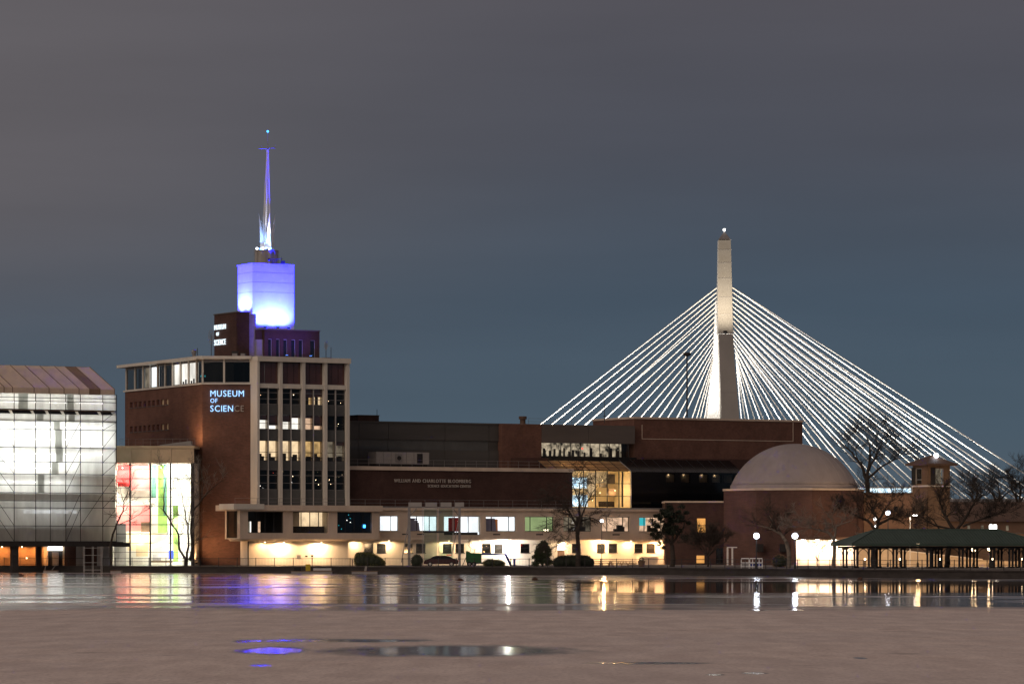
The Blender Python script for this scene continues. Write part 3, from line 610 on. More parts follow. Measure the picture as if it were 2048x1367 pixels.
# things on the tower roof
def small(name, label, cat, fr, x, y, z, fn, group=None):
    t = thing(name, label, cat, fr.w((x, y, z)), group); fn(t); return t
def dish(u, v, r, Y, label):
    c = pt(u, v, Y); t = thing('satellite_dish', label, 'dish', (c.x, c.y, zroof))
    mb = MB().tube((c.x, c.y, zroof), (c.x, c.y, c.z), .05).build('post', 'dark_metal', t)
    mb = MB()
    for j in range(16):
        a = 2*math.pi*j/16; b = 2*math.pi*(j+1)/16
        for rr in (1, .55): mb.tube((c.x+.35*r*rr*math.cos(a), c.y-.1-.3*rr, c.z+r*rr*math.sin(a)), (c.x+.35*r*rr*math.cos(b), c.y-.1-.3*rr, c.z+r*rr*math.sin(b)), .03, n=4)
        if j % 2 == 0: mb.tube((c.x, c.y, c.z), (c.x+.35*r*math.cos(a), c.y-.4, c.z+r*math.sin(a)), .025, n=4)
    mb.build('reflector', 'grey_metal', t)
    MB().tube((c.x, c.y, c.z), (c.x+.5, c.y-.5, c.z), .03).build('feed_arm', 'grey_metal', t)
dish(422.5, 673.5, 1.0, 536, 'open-framed round dish antenna beside the stair block sign')
dish(652, 691, .62, 540, 'small dish antenna on a post at the right end of the tower roof')
def vent(t):
    c = pt(388, 707, 534); MB().lathe([(.25, zroof), (.25, c.z), (.36, c.z), (.36, c.z+.45), (.1, c.z+.6)], c.x, c.y, 10).build('cowl', 'grey_metal', t)
    MB().tube((c.x+.5, c.y, zroof), (c.x+.5, c.y, c.z+.8), .05).build('pipe', 'dark_metal', t)
c = pt(388, 712, 534); vent(thing('roof_vent', 'round metal roof vent with a thin pipe near the tower corner', 'vent', (c.x, c.y, zroof)))
c = pt(662, 712, 536); t = thing('roof_mast', 'thin short mast on the right end of the tower roof', 'mast', (c.x, c.y, zroof))
MB().tube((c.x, c.y, zroof), (c.x, c.y, zroof+1.6), .04).build('pole', 'dark_metal', t); MB().box(c.x-1.3, c.x+.1, c.y-.1, c.y+.1, zroof, zroof+.12).build('foot', 'dark_metal', t)
for k, (u, w_) in enumerate(((470, .9), (486, .8))):
    c = pt(u, 712, 534.5); t = thing('roof_unit', ('taller' if k == 0 else 'lower')+' dark air unit at the foot of the stair block', 'air unit', (c.x, c.y, zroof), 'air units on the tower roof')
    MB().box(c.x-w_/2, c.x+w_/2, c.y-.5, c.y+.4, zroof+.1, zroof+.95-.3*k).build('casing', 'dark_metal', t); MB().box(c.x-w_/2+.1, c.x+w_/2-.1, c.y-.53, c.y-.5, zroof+.25, zroof+.6).build('grille', 'grey_metal', t)
# ------------------------------------------------------------------ glazed lobby
G = Fr(232, 526.5, -2); lob = fthing('glazed_lobby', 'glass-fronted lobby with tan fascia and coloured walls inside', 'building', G)
gx0, gx1 = G.x(225), G.x(388); zt0, zt1 = G.z(310, 925.5), G.z(310, 891)
pz = [225, 262, 302, 343, 388]
for a, b in zip(pz, pz[1:]): MB().box(G.x(a)+.02, G.x(b)-.02, 0, .4, zt0, zt1-.35).build('fascia_panel', 'tan_panel', lob, G)
MB().box(gx0-.1, gx1+.1, -.15, 9, zt1-.34, zt1).build('roof_edge', 'tan_panel', lob, G)
MB().box(G.x(381.5), G.x(388), .05, .5, DECK, zt0-.003).build('end_column', 'dark_metal', lob, G)
mus = [226, 260, 300.5, 341, 381]
for u in mus[1:4]: MB().box(G.x(u)-.1, G.x(u)+.1, -.05, .25, DECK, zt0-.003).build('mullion', 'dark_metal', lob, G)
trs = [G.z(310, 938+i*18.4+ (0 if i else 0)) for i in range(11)]
for i, z in enumerate(trs):
    r = .055 if i in (1, 6, 7) else .03
    MB().box(gx0, G.x(381.5), .02, .12, z-r, z+r).build('transom', 'dark_metal', lob, G)
lev = [DECK]+sorted(trs)+[zt0]
for a, b in zip(mus, mus[1:]):
    for c_, d_ in zip(lev, lev[1:]): MB().box(G.x(a)+.11, G.x(b)-.11, .06, .075, c_+.04, d_-.04).build('pane', 'clear_glass', lob, G)
MB().room(gx0, G.x(388), .5, 8, DECK+.01, zt0).build('inner_room', 'interior_white', lob, G)
def inner(u0, u1, v0, v1, y, m, nm='wall_panel'): MB().box(G.x(u0, y), G.x(u1, y), y, y+.15, G.z(310, v1, y), G.z(310, v0, y)).build(nm, m, lob, G)
inner(228, 259, 930, 972, 5.2, 'interior_red'); inner(259, 299, 930, 980, 6.2, 'interior_pink'); inner(228, 299, 1009, 1062, 4.6, 'interior_pink')
inner(228, 262, 940, 965, 4.4, 'interior_red'); inner(303, 312, 930, 995, 4, 'interior_teal'); inner(316, 334, 930, 1065, 5, 'interior_green'); inner(327, 333, 928, 1030, 4.4, 'interior_teal')
inner(346, 356, 1010, 1122, 3.6, 'interior_green'); inner(255, 300, 1064, 1100, 4.2, 'interior_cream'); inner(302, 336, 1066, 1090, 3.9, 'interior_cream', 'counter')
inner(337, 347, 1100, 1117, 2.2, 'interior_blue', 'kiosk'); inner(272, 296, 1078, 1112, 2.6, 'tan_panel', 'exhibit_case'); inner(282, 299, 1043, 1063, 4.2, 'wood', 'slat_screen')
inner(256, 286, 1122, 1129, 1.6, 'interior_white', 'bench'); inner(300, 345, 1120, 1124, 1.8, 'wood', 'table'); inner(305, 322, 1108, 1120, 2.0, 'tarp_grey', 'armchair')
mb = MB()      # hanging curved exhibit
pr = [(G.x(303+34*math.sin(a), 2.8), 2.8, G.z(310, 1062+28*math.cos(a), 2.8)) for a in [i*math.pi/2/8 for i in range(9)]]
mb.path(pr, [.22]*9, 8).build('hanging_arc', 'interior_white', lob, G)
for (u, y, z_, p, c_) in ((245, 2.5, 935, 800, (1,.9,.75)), (285, 2.8, 935, 800, (1,.92,.8)), (322, 2.2, 935, 750, (1,.97,.85)), (362, 2.5, 935, 1300, (1,1,.95)), (280, 2.4, 1068, 420, (1,.85,.6)), (325, 1.8, 1090, 380, (1,.95,.8)), (365, 2.0, 1040, 900, (1,1,.95)), (245, 2.3, 1005, 420, (1,.85,.7))):
    a = G.w((G.x(u, y), y, G.z(310, z_, y))); MB().ball((G.x(u, y), y, G.z(310, z_, y)), .1, 6, 4).build('ceiling_lamp', 'bulb_soft', lob, G)
    lamp('lobby_lamp', 'SPOT', (a[0], a[1]-.3, a[2]-.25), p*2.3, c_, lob, (a[0], a[1]+2.2, a[2]-2.5), .25, 150, .4)
t = fthing('roof_railing', 'thin grey railing along the lobby roof', 'railing', G, z=zt1); mb = MB()
for i in range(12): mb.tube((gx0+i*(gx1-gx0)/11, 1, zt1), (gx0+i*(gx1-gx0)/11, 1, zt1+1), .02, n=4)
mb.tube((gx0, 1, zt1+1), (gx1, 1, zt1+1), .02, n=4).tube((gx0, 1, zt1+.5), (gx1, 1, zt1+.5), .015, n=4).build('rails', 'grey_metal', t, G)
t = fthing('roof_skylight', 'low sloping skylight on the lobby roof', 'skylight', G, z=zt1)
MB().prism([(G.x(314), zt1), (G.x(380), zt1), (G.x(378), zt1+.75), (G.x(316), zt1+.2)], 2, 4.5).build('glazing', 'tarp_grey', t, G)
MB().box(G.x(314)-.1, G.x(380)+.1, 1.9, 4.6, zt1, zt1+.1).build('kerb', 'grey_metal', t, G)
# ------------------------------------------------------------------ low white wing
YB, YF, YG1, YG2 = -6.0, -4.2, -3.6, -2.6
low = fthing('low_white_wing', 'long two-storey white concrete wing with lit windows under the tower', 'building', T, x=30, y=-4)
zs_b = T.z(480, 1080, YB); zp = T.z(480, 1009, YB); zsl = T.z(480, 1020.5, YB); zfl = T.z(480, 1066.5, YB)
bx0, bx1_ = T.x(480, YB), T.x(758, YB); yl = T.yat(453, bx0)
def Tz(u, v, y): return T.z(u, v, y)
bw = [(496, 567), (586, 656), (674.6, 744.5)]
hz = [(T.x(a, YB), T.x(b, YB), zfl+.12, zsl-.12) for a, b in bw]
MB().wall(bx0, bx1_, zfl-.75, zsl, hz, YB, .45).build('bay_wall', 'white_concrete', low, T)
MB().prism([(bx0, zs_b+.35), (bx1_, zs_b+.35), (bx1_, zfl-.76), (bx0, zfl-.76)], YB-.12, -1.8).build('bay_floor', 'white_concrete', low, T)
MB().add([(bx0,YB-.12,zs_b+.345),(bx1_,YB-.12,zs_b+.345),(bx1_-1,YB+.9,zs_b-.1),(bx0+.5,YB+.9,zs_b-.1),(bx0,-1.8,zs_b+.345),(bx1_,-1.8,zs_b+.345),(bx1_-1,-1.8,zs_b-.1),(bx0+.5,-1.8,zs_b-.1)],
         [(0,1,2,3),(3,2,6,7),(0,3,7,4),(1,5,6,2)]).build('bay_soffit', 'white_concrete', low, T)
# left end of the bay: wall frame with a window
MB().box(bx0-.001, bx0+.4, YB+.46, YB+.9, zfl-.75, zsl).box(bx0-.001, bx0+.4, yl, yl+.5, zfl-.75, zsl).build('bay_end_post', 'white_concrete', low, T)
w = MB().box(bx0+.05, bx0+.12, YB+.9, yl, zfl-.7, zfl-.5).build('window', 'dark_metal', low, T)
MB().box(bx0+.06, bx0+.1, YB+.9, yl, zfl-.5, zsl-.02).build('pane', 'smoke_glass', w, T)
MB().box(bx0-.9, bx1_+.3, YB-.55, 0, zsl, zp-.0).build('bay_roof', 'white_concrete', low, T)
MB().box(bx0-1.3, bx0+3.4, YB-.75, -2.0, zsl+.2, zp+.16).build('roof_lip', 'pier_white', low, T)
for i, h in enumerate(hz):
    w = MB().box(h[0], h[1], YB+.18, YB+.3, h[2], h[2]+.07).box(h[0], h[1], YB+.18, YB+.3, h[3]-.07, h[3])
    n = 4
    for k in range(n+1): xx = h[0]+(h[1]-h[0])*k/n; w.box(max(h[0], xx-.04), min(h[1], xx+.04), YB+.18, YB+.3, h[2]+.07, h[3]-.07)
    w = w.build('window', 'dark_metal', low, T)
    for k in range(n):
        a, b = h[0]+(h[1]-h[0])*k/n+.04, h[0]+(h[1]-h[0])*(k+1)/n-.04
        MB().box(a, b, YB+.22, YB+.24, h[2]+.07, h[3]-.07).build('pane', 'clear_glass', w, T)
    MB().room(h[0]-.2, h[1]+.2, YB+.47, YB+4, h[2]-.1, h[3]+.1).build('room', 'dark_wall' if i != 1 else 'interior_wall', w, T)
    if i == 0:
        for a, b, m in ((.2, .24, 'lit_dim'), (.27, .3, 'lit_white'), (.5, .56, 'lit_peach')): MB().box(h[0]+(h[1]-h[0])*a, h[0]+(h[1]-h[0])*b, YB+2.4, YB+2.5, h[2]+.1, h[2]+1.6).build('lit_doorway', m, w, T)
    if i == 1:
        MB().box(h[0]-.1, h[1]+1.0, YB+2.2, YB+2.3, h[2]+.9, h[3]).build('lit_wall', 'lit_warm', w, T)
        MB().box(h[0]+.1, h[1]-.1, YB+1.0, YB+1.8, h[2], h[2]+.95).build('counter', 'furniture', w, T)
        MB().box(h[0], h[0]+(h[1]-h[0])*.22, YB+.4, YB+.45, h[2]+.95, h[3]).build('blind', 'tan_panel', w, T)
    if i == 2:
        MB().box(h[1]-1.05, h[1]-.55, YB+1.0, YB+1.05, h[2]+.75, h[2]+1.2).build('screen', 'screen_blue', w, T)
        for q in range(7): MB().ball((random.uniform(h[0]+.8, h[1]-.8), YB+random.uniform(1, 3), random.uniform(h[2]+.4, h[3]-.3)), .045, 6, 4).build('lamp', random.choice(['bulb_soft', 'screen_cyan']), w, T)
# ground storey under the bay
ga0, ga1 = T.x(497, YG1), T.x(697, YG1)
MB().box(ga0, ga1, YG1, -1.0, DECK, zs_b-.1).build('ground_wall', 'pale_render', low, T)
for a, b, v0, v1, m in ((603, 624, 1106, 1130, 'pale_render'), (594, 601, 1109, 1116, 'grey_metal'), (610, 615, 1110, 1113, 'dark_metal'), (622, 626, 1109, 1113, 'dark_metal')):
    MB().box(T.x(a, YG1), T.x(b, YG1), YG1-(.03 if m == 'pale_render' else .06), YG1-.005, max(DECK+.01, T.z(a, v1, YG1)), T.z(a, v0, YG1)).build('service_door' if m == 'pale_render' else 'louvre', m, low, T)
MB().tube((ga0-.12, YG1-.15, DECK), (ga0-.12, YG1-.15, zs_b), .09).build('downpipe', 'dark_metal', low, T)
# long upper storey
zs_f = zs_b+.12; zpf = T.z(900, 1014, YF); fx0, fx1 = T.x(745, YF), T.x(1342, YF); zw0, zw1 = T.z(900, 1061.5, YF), T.z(900, 1031.5, YF)
uw = [(760, 797), (821, 875), (888, 961), (972, 1031.6), (1050, 1107), (1127, 1182.5), (1204, 1258.7), (1278.6, 1333)]
hu = [(T.x(a, YF), T.x(b, YF), zw0-(.55 if i == 2 else 0), zw1) for i, (a, b) in enumerate(uw)]
MB().wall(fx0, fx1, zs_f, zpf-.45, hu, YF, .4).build('upper_wall', 'white_concrete', low, T)
MB().box(fx0, fx1, YF+.41, 1.2, zs_f, zs_f+.2).build('floor_slab', 'white_concrete', low, T)
MB().box(fx0, fx1+.2, YF-.35, 1.3, zpf-.45, zpf-.12).build('cornice', 'white_concrete', low, T)
MB().box(fx0, fx1+.1, YF-.15, 1.3, zpf-.119, zpf+.1).build('parapet', 'grey_metal', low, T)
MB().box(fx0+1.5, fx1, YF-.1, YF-.004, zs_f+.55, zs_f+.7).build('string_course', 'white_concrete', low, T)
spec = [('lit_cool', (.62,)), ('lit_cool', (.25, .72)), ('lit_cool', (.3, .68)), ('lit_cool', (.2, .78)), ('lit_green', (.2, .78)), ('lit_dim', (.2, .8)), ('lit_peach', (.2, .78)), ('lit_peach', (.2, .5, .8))]
for i, h in enumerate(hu):
    m, bars = spec[i]; W_ = h[1]-h[0]
    w = MB().box(h[0], h[1], YF+.15, YF+.27, h[2], h[2]+.07).box(h[0], h[1], YF+.15, YF+.27, h[3]-.07, h[3]).box(h[0], h[0]+.07, YF+.15, YF+.27, h[2]+.07, h[3]-.07).box(h[1]-.07, h[1], YF+.15, YF+.27, h[2]+.07, h[3]-.07)
    for b in bars: w.box(h[0]+W_*b-.04, h[0]+W_*b+.04, YF+.15, YF+.27, h[2]+.07, h[3]-.07)
    w = w.build('window', 'dark_metal', low, T)
    MB().box(h[0]-.15, h[1]+.15, YF-.12, YF-.006, h[2]-.14, h[2]-.01).build('sill', 'white_concrete', w, T)
    e = [0.012]+list(bars)+[.988]
    for a, b in zip(e, e[1:]): MB().box(h[0]+W_*a+.05, h[0]+W_*b-.05, YF+.19, YF+.21, h[2]+.07, h[3]-.07).build('pane', 'clear_glass', w, T)
    MB().room(h[0]-.3, h[1]+.9, YF+.42, YF+2.0, h[2]-.1, h[3]+.25).build('room', 'interior_white', w, T)
    MB().box(h[0]-.28, h[1]+.85, YF+1.85, YF+1.9, h[2], h[3]+.2).build('lit_wall', m, w, T)
    if m in ('lit_cool',):
        for q in range(2): MB().box(h[0]+W_*(.15+.5*q), h[0]+W_*(.35+.5*q), YF+.9, YF+1.5, h[3]+.12, h[3]+.17).build('ceiling_light', 'bulb_soft', w, T)
    if i in (1, 3): MB().prism([(h[0]+.1, h[2]), (h[0]+W_*.42, h[2]), (h[0]+W_*.36, h[3]-.3), (h[0]+.1, h[3]-.3)], YF+.6, YF+.66).build('curtain', 'violet_fabric', w, T)
    if i == 3: MB().box(h[0]+W_*.4, h[0]+W_*.53, YF+1.2, YF+1.3, h[2], h[3]-.4).build('panel', 'orange_panel', w, T)
    if i == 2:
        MB().box(h[0]+W_*.2, h[0]+W_*.5, YF+.8, YF+.9, h[2]+.5, h[3]-.2).build('curtain', 'red_fabric', w, T)
        MB().box(h[0]+.2, h[1]-.2, YF+.5, YF+.9, h[2]+.07, h[2]+.4).build('desk', 'furniture', w, T)
    if i in (5, 6, 7):
        for q in range(4):
            px = h[0]+W_*random.uniform(.1, .8); MB().box(px, px+random.uniform(.4, 1), YF+.7, YF+1.1, h[2], h[2]+random.uniform(.4, 1.0)).build('cabinet', 'furniture', w, T)
    if i == 5: MB().box(h[0]+W_*.55, h[0]+W_*.78, YF+.7, YF+.8, h[2], h[3]).build('blind', 'furniture', w, T)
    if i == 7: MB().box(h[0]+.15, h[0]+W_*.33, YF+.8, YF+.9, h[2]+.9, h[3]-.1).build('poster', 'screen_teal', w, T)
for u in (811, 841, 993, 1079, 1232): MB().box(T.x(u-7, YF), T.x(u+7, YF), YF-.05, YF-.004, T.z(900, 1070.5, YF), T.z(900, 1066.5, YF)).build('vent_grille', 'dark_metal', low, T)
# long ground storey
gw = [(728,747),(754,772),(809,826),(832,851),(886,904),(911,929),(964,982),(989,1006),(1041,1060),(1144,1162),(1194,1211),(1217.6,1235),(1269,1286),(1293,1310)]
zg_0, zg_1 = T.z(900, 1104.5, YG2), T.z(900, 1086.5, YG2); gx0_, gx1_ = T.x(697, YG2), T.x(1346, YG2)
hg = [(T.x(a, YG2), T.x(b, YG2), zg_0, zg_1) for a, b in gw]; dr = (T.x(1115, YG2), T.x(1129.5, YG2), DECK+.02, T.z(1120, 1087.5, YG2))
MB().wall(gx0_, gx1_, DECK, zs_f, hg+[dr], YG2, .35).build('ground_wall', 'pale_render', low, T)
MB().box(gx1_-.3, gx1_+.1, YF, 1.2, DECK, zs_f).build('end_wall', 'pale_render', low, T)
for i, h in enumerate(hg):
    w = MB().box(h[0]-.05, h[1]+.05, YG2-.06, YG2-.004, h[2]-.09, h[2]-.002).box(h[0], h[1], YG2+.12, YG2+.2, (h[2]+h[3])/2-.02, (h[2]+h[3])/2+.02).build('window', 'dark_metal', low, T)
    MB().box(h[0], h[1], YG2+.14, YG2+.16, h[2], h[3]).build('pane', 'smoke_glass' if i in (6, 7, 8, 13) else 'dark_glass', w, T)
    MB().box(h[0], h[1], YG2+.3, YG2+.34, h[2], h[3]).build('blind', 'tarp_grey' if i in (6, 7, 13) else 'furniture', w, T)
    if i == 8: MB().box(h[0]+.1, h[0]+.4, YG2+.2, YG2+.25, h[3]-.35, h[3]-.1).build('exit_lamp', 'screen_red', w, T)
d = MB().box(dr[0], dr[1], YG2+.1, YG2+.18, dr[2], dr[3]-.85).build('door', 'brown_wall', low, T)
MB().box(dr[0], dr[1], YG2+.11, YG2+.15, dr[3]-.83, dr[3]-.003).build('lit_transom', 'bulb_soft', d, T)
MB().box(dr[1]-.2, dr[1]-.1, YG2+.05, YG2+.1, DECK+1, DECK+1.1).build('handle', 'light_metal', d, T)
MB().box(T.x(1262, -1), T.x(1294, -1), YG2-1.4, YG2-.005, DECK, DECK+1.15).build('planter_box', 'pale_render', low, T)
# lamps under the overhang
WARM, WHITE = (1, .56, .24), (1, .93, .85)
for k, (u, y, p, c_, nm) in enumerate(((530, YG1, 60, WARM, 'dim warm'), (568, YG1, 300, (1,.66,.36), 'bright warm'), (643, YG1, 300, (1,.66,.36), 'bright warm'), (778, YG2, 120, (1,.68,.36), 'small warm'), (898, YG2, 130, (1,.68,.36), 'small warm'), (1017, YG2, 900, WHITE, 'very bright white'), (1132, YG2, 110, (1,.7,.4), 'small warm'), (1208, YG2, 520, (1,.6,.27), 'bright orange'), (1322, YG2, 360, (1,.6,.3), 'bright orange'), (1262, YG2, 120, (1,.6,.27), 'small warm'), (960, YG2, 100, (1,.75,.45), 'small warm'), (715, YG2, 80, (1,.66,.36), 'small warm'))):
    zc = (zs_b-.1 if y == YG1 else zs_f)-.003; yy = y-(.9 if p < 250 else 1.1); x = T.x(u, yy)
    nearby = {530: 'left end of the glazed bay', 568: 'glazed bay left of the service doors', 643: 'glazed bay right of the service doors', 715: 'step of the ground wall', 778: 'overhang near the topiary bush', 898: 'overhang behind the steel frame', 960: 'overhang behind the green lift', 1017: 'overhang right of the green lift', 1132: 'overhang beside the door', 1208: 'overhang behind the picnic tables', 1262: 'overhang over the planter box', 1322: 'right end of the overhang'}[u]
    t = thing('soffit_lamp', '%s ceiling lamp under the %s' % (nm, nearby), 'lamp', T.w((x, yy, zc-.2)), 'lamps under the white wing overhang')
    r = .16 if p > 400 else .09
    MB().lathe([(.12, zc), (.12, zc-.08), (r, zc-.09)], x, yy, 10).build('fitting', 'grey_metal', t, T)
    MB().ball((x, yy, zc-.14), r, 8, 6, .6).build('bulb', 'bulb_white' if c_ is WHITE else 'bulb_warm', t, T)
    q_ = T.w((x, yy, zc-.34))
    if p > 450: lamp('soffit_light', 'POINT', q_, p*2.6, c_, t, size=.2)
    else: lamp('soffit_light', 'SPOT', q_, p*4.2, c_, t, T.w((x, yy+.45, zc-3)), .15, 170, .15)
# terrace railings on the low roof
def rail(name, label, pts, h, sp_, m='grey_metal', r=.02, mid=1):
    t = thing(name, label, 'railing', pts[0]); mb = MB()
    for a, b in zip(pts, pts[1:]):
        a = Vector(a); b = Vector(b); n = max(1, int((b-a).length/sp_))
        for i in range(n+1): q = a.lerp(b, i/n); MB().tube(q, q+Vector((0,0,h)), r*1.2, n=5).build('post', m, t)
        for j in range(mid+1): mb.tube(a+Vector((0,0,h*(1-j/(mid+1)))), b+Vector((0,0,h*(1-j/(mid+1)))), r, n=5)
    mb.build('rails', m, t); return t
rail('terrace_railing', 'thin railing on the low roof in front of the tower bays', [T.w((T.x(470, -2), -2.0, zp)), T.w((T.x(690, -2), -2.0, zp))], 1.0, 3)
rail('terrace_railing', 'thin dark railing on the low roof in front of the lettered brick wall', [T.w((T.x(700, -2), -2.0, zpf+.1)), T.w((T.x(1140, -2), -2.0, zpf+.1))], 1.0, 2.4)
# ------------------------------------------------------------------ education wing (lettered brick wall)
YE = 1.5; edu = fthing('lettered_brick_wing', 'dark brick wing with white roof edge and raised lettering', 'building', T, x=30, y=YE)
ex0, ex1 = T.x(697, YE), T.x(1145, YE); ze = T.z(900, 941, YE)
MB().box(ex0, ex1, YE, 9, DECK, ze).build('wall', 'brick_dark', edu, T)
MB().box(ex0, ex1+.15, YE-.2, 9.2, ze, T.z(900, 935, YE)+.1).build('roof_edge', 'white_concrete', edu, T)
zet = T.z(900, 935, YE)+.1
sg = thing('brick_wall_sign', 'two lines of pale unlit raised letters on dark brick', 'sign', T.w((T.x(787, YE), YE, T.z(860, 974, YE))))
letters(sg, 'WILLIAM AND CHARLOTTE BLOOMBERG', T, T.x(787.5, YE), T.x(941, YE), T.z(860, 964.5, YE), .5, YE-.06, lambda i: 'letter_grey')
letters(sg, 'SCIENCE EDUCATION CENTER', T, T.x(855, YE), T.x(941, YE), T.z(890, 974, YE), .38, YE-.06, lambda i: 'letter_grey')
rail('roof_railing', 'thin grey railing along the white edge above the raised letters', [T.w((ex0+.3, YE+1.2, zet)), T.w((ex1-5, YE+1.2, zet))], 1.0, 1.75)
# ------------------------------------------------------------------ machine-hall block behind
YM = 10; mech = fthing('grey_clad_block', 'dark grey panel-clad block behind the lettered brick wing', 'building', T, x=30, y=YM)
mx0, mx1 = T.x(690, YM), T.x(1004, YM); zm = T.z(850, 843.5, YM); zk1, zk0 = T.z(850, 879, YM), T.z(850, 899, YM)
seam = [690, 718, 777, 890, 978, 1004]
for a, b in zip(seam, seam[1:]):
    MB().box(T.x(a, YM)+.03, T.x(b, YM)-.03, YM, YM+.3, zk1, zm-.25).build('panel', 'grey_panel', mech, T)
    MB().box(T.x(a, YM)+.03, T.x(b, YM)-.03, YM, YM+.3, zet-1, zk0).build('panel', 'grey_panel', mech, T)
    MB().box(T.x(a, YM)+.03, T.x(b, YM)-.03, YM+.25, YM+.35, zk0, zk1).build('louvre_band', 'spandrel' if b < 1000 else 'grey_panel', mech, T)
MB().box(mx0, mx1, YM+.4, YM+20, DECK, zm-.25).build('core', 'dark_wall', mech, T); MB().box(mx0-.1, mx1, YM-.1, YM+20, zm-.249, zm).build('roof_edge', 'grey_panel', mech, T)
px0, px1 = T.x(1004, YM-1), T.x(1083, YM-1)
MB().box(px0, px1, YM-1, YM+14, DECK, T.z(1040, 847, YM-1)).build('brick_pier', 'brick', mech, T)
MB().box(T.x(1035, 7), T.x(1097, 7), 7, 9.0-.003, zet-.2, T.z(1060, 915, 7)).build('brick_annex', 'brick_dark', mech, T)
t = fthing('roof_cabin', 'pale grey equipment cabin on the roof above the raised letters', 'cabin', T, z=zet, x=T.x(752, 5), y=5)
ca0, ca1 = T.x(752, 5), T.x(858, 5); zc1 = T.z(800, 903.5, 5)
mb = MB().box(ca0, ca1, 5, 7.5, zet+.45, zc1).build('body', 'tarp_grey', t, T)
for k in range(8): MB().box(ca0+k*(ca1-ca0)/7.01-.03, ca0+k*(ca1-ca0)/7.01+.03, 4.96, 5, zet+.45, zc1).build('rib', 'grey_metal', t, T)
for u in (795, 800): MB().lathe([(.35, 0), (.35, .1)], 0, 0, 12).add([], []).build('fan', 'dark_metal', t) if False else None
MB().box(T.x(834, 5), T.x(845, 5), 4.94, 4.995, zet+.6, zc1-.2).build('louvre', 'dark_metal', t, T)
MB().box(T.x(791, 5), T.x(803, 5), 4.8, 4.995, zet+.8, zc1-.3).build('fan_box', 'grey_metal', t, T); MB().tube((T.x(797, 5), 4.79, zet+1.3), (T.x(797, 5), 4.75, zet+1.3), .35, n=12).build('fan', 'dark_metal', t, T)
MB().box(ca0+.2, ca1-.2, 5.2, 7.2, zet, zet+.449).build('skid', 'dark_metal', t, T)
t = fthing('roof_box', 'low dark brick box on the roof edge next to the tower', 'roof box', T, z=zm, x=T.x(720, 12), y=12)
MB().box(T.x(716, 12), T.x(758, 12), 12, 15, zm, T.z(735, 830.5, 12)).build('walls', 'brick_dark', t, T); MB().box(T.x(716, 12)-.1, T.x(758, 12)+.1, 11.9, 15.1, T.z(735, 830.5, 12), T.z(735, 829.4, 12)).build('coping', 'grey_band', t, T)
MB().tube((T.x(754, 11.8), 11.8, zm), (T.x(754, 11.8), 11.8, zm+1.8), .04).build('aerial', 'dark_metal', t, T)
t = fthing('roof_stack', 'short round exhaust stack above the brick pier', 'stack', T, z=T.z(1045, 847, 12), x=T.x(1045, 12), y=12)
zz = T.z(1045, 848, 12); MB().lathe([(.42, zz), (.42, zz+.75), (.6, zz+.76), (.6, zz+1.2)], T.x(1045.5, 12), 12, 12).build('pipe', 'brown_roof', t, T)
MB().lathe([(.5, zz), (.5, zz+.1)], T.x(1045.5, 12), 12, 12).build('collar', 'grey_metal', t, T)
rail('roof_railing', 'thin pipe railing on the roof beside the exhaust stack', [T.w((T.x(1057, 13), 13, zz)), T.w((T.x(1186, 13), 13, zz))], .95, 3)
# ------------------------------------------------------------------ glazed atrium wing
atr = fthing('atrium_wing', 'glazed atrium wing with sloping amber glass roof and lit window strip', 'building', T, x=T.x(1180, 3), y=3)
ax0, ax1 = T.x(1083, 9), T.x(1270, 9); za1, za0 = T.z(1170, 849.5, 9), T.z(1170, 885.5, 9); zst = T.z(1170, 913, 9)
for k in range(2): MB().box(ax0+(ax1-ax0)*k/2+.02, ax0+(ax1-ax0)*(k+1)/2-.02, 9, 9.4, za0, za1).build('band_panel', 'grey_band', atr, T)
MB().box(ax0, ax1, 9.41, 22, za0, za1-.02).build('upper_core', 'dark_wall', atr, T)
MB().box(T.x(1084, 8.6), T.x(1270, 8.6), 8.3, 8.9, DECK, zst-.4).build('lower_core', 'interior_cream', atr, T)
MB().box(ax0, ax1, 12, 14, zst-.5, za0).build('back_core', 'dark_wall', atr, T)
n = 9; sx1 = T.x(1258, 9)
for k in range(n):
    a, b = ax0+(sx1-ax0)*k/n, ax0+(sx1-ax0)*(k+1)/n
    w = MB().box(b-.04, b+.04, 9.05, 9.15, zst, za0).box(a+.04, b-.04, 9.05, 9.15, zst, zst+.06).build('strip_window', 'dark_metal', atr, T)
    MB().box(a+.04, b-.04, 9.08, 9.1, zst+.06, za0).build('pane', 'clear_glass', w, T)
    MB().box(a+.02, b-.02, 11.2, 11.3, zst-.2, za0).build('lit_wall', 'lit_strip', w, T)
    if k == 4: MB().ball((a+.9, 10, za0-.8), .14, 8, 5).build('lamp', 'screen_red', w, T)
    for q in range(2): px = random.uniform(a, b-.4); MB().box(px, px+random.uniform(.15, .4), 10, 10.3, zst, zst+random.uniform(.5, 1.4)).build('display', 'furniture', w, T)
MB().box(ax0, T.x(1275, 8), 8.2, 9.0, T.z(1170, 921, 8.2), zst).build('parapet', 'black_rubber', atr, T)
gy = 3.0; gz0, gz1 = T.z(1200, 1014, gy), T.z(1200, 940.5, gy); g0, g1 = T.x(1096, gy), T.x(1262, gy); sy, sz = 6.2, T.z(1170, 921.5, 6.2)
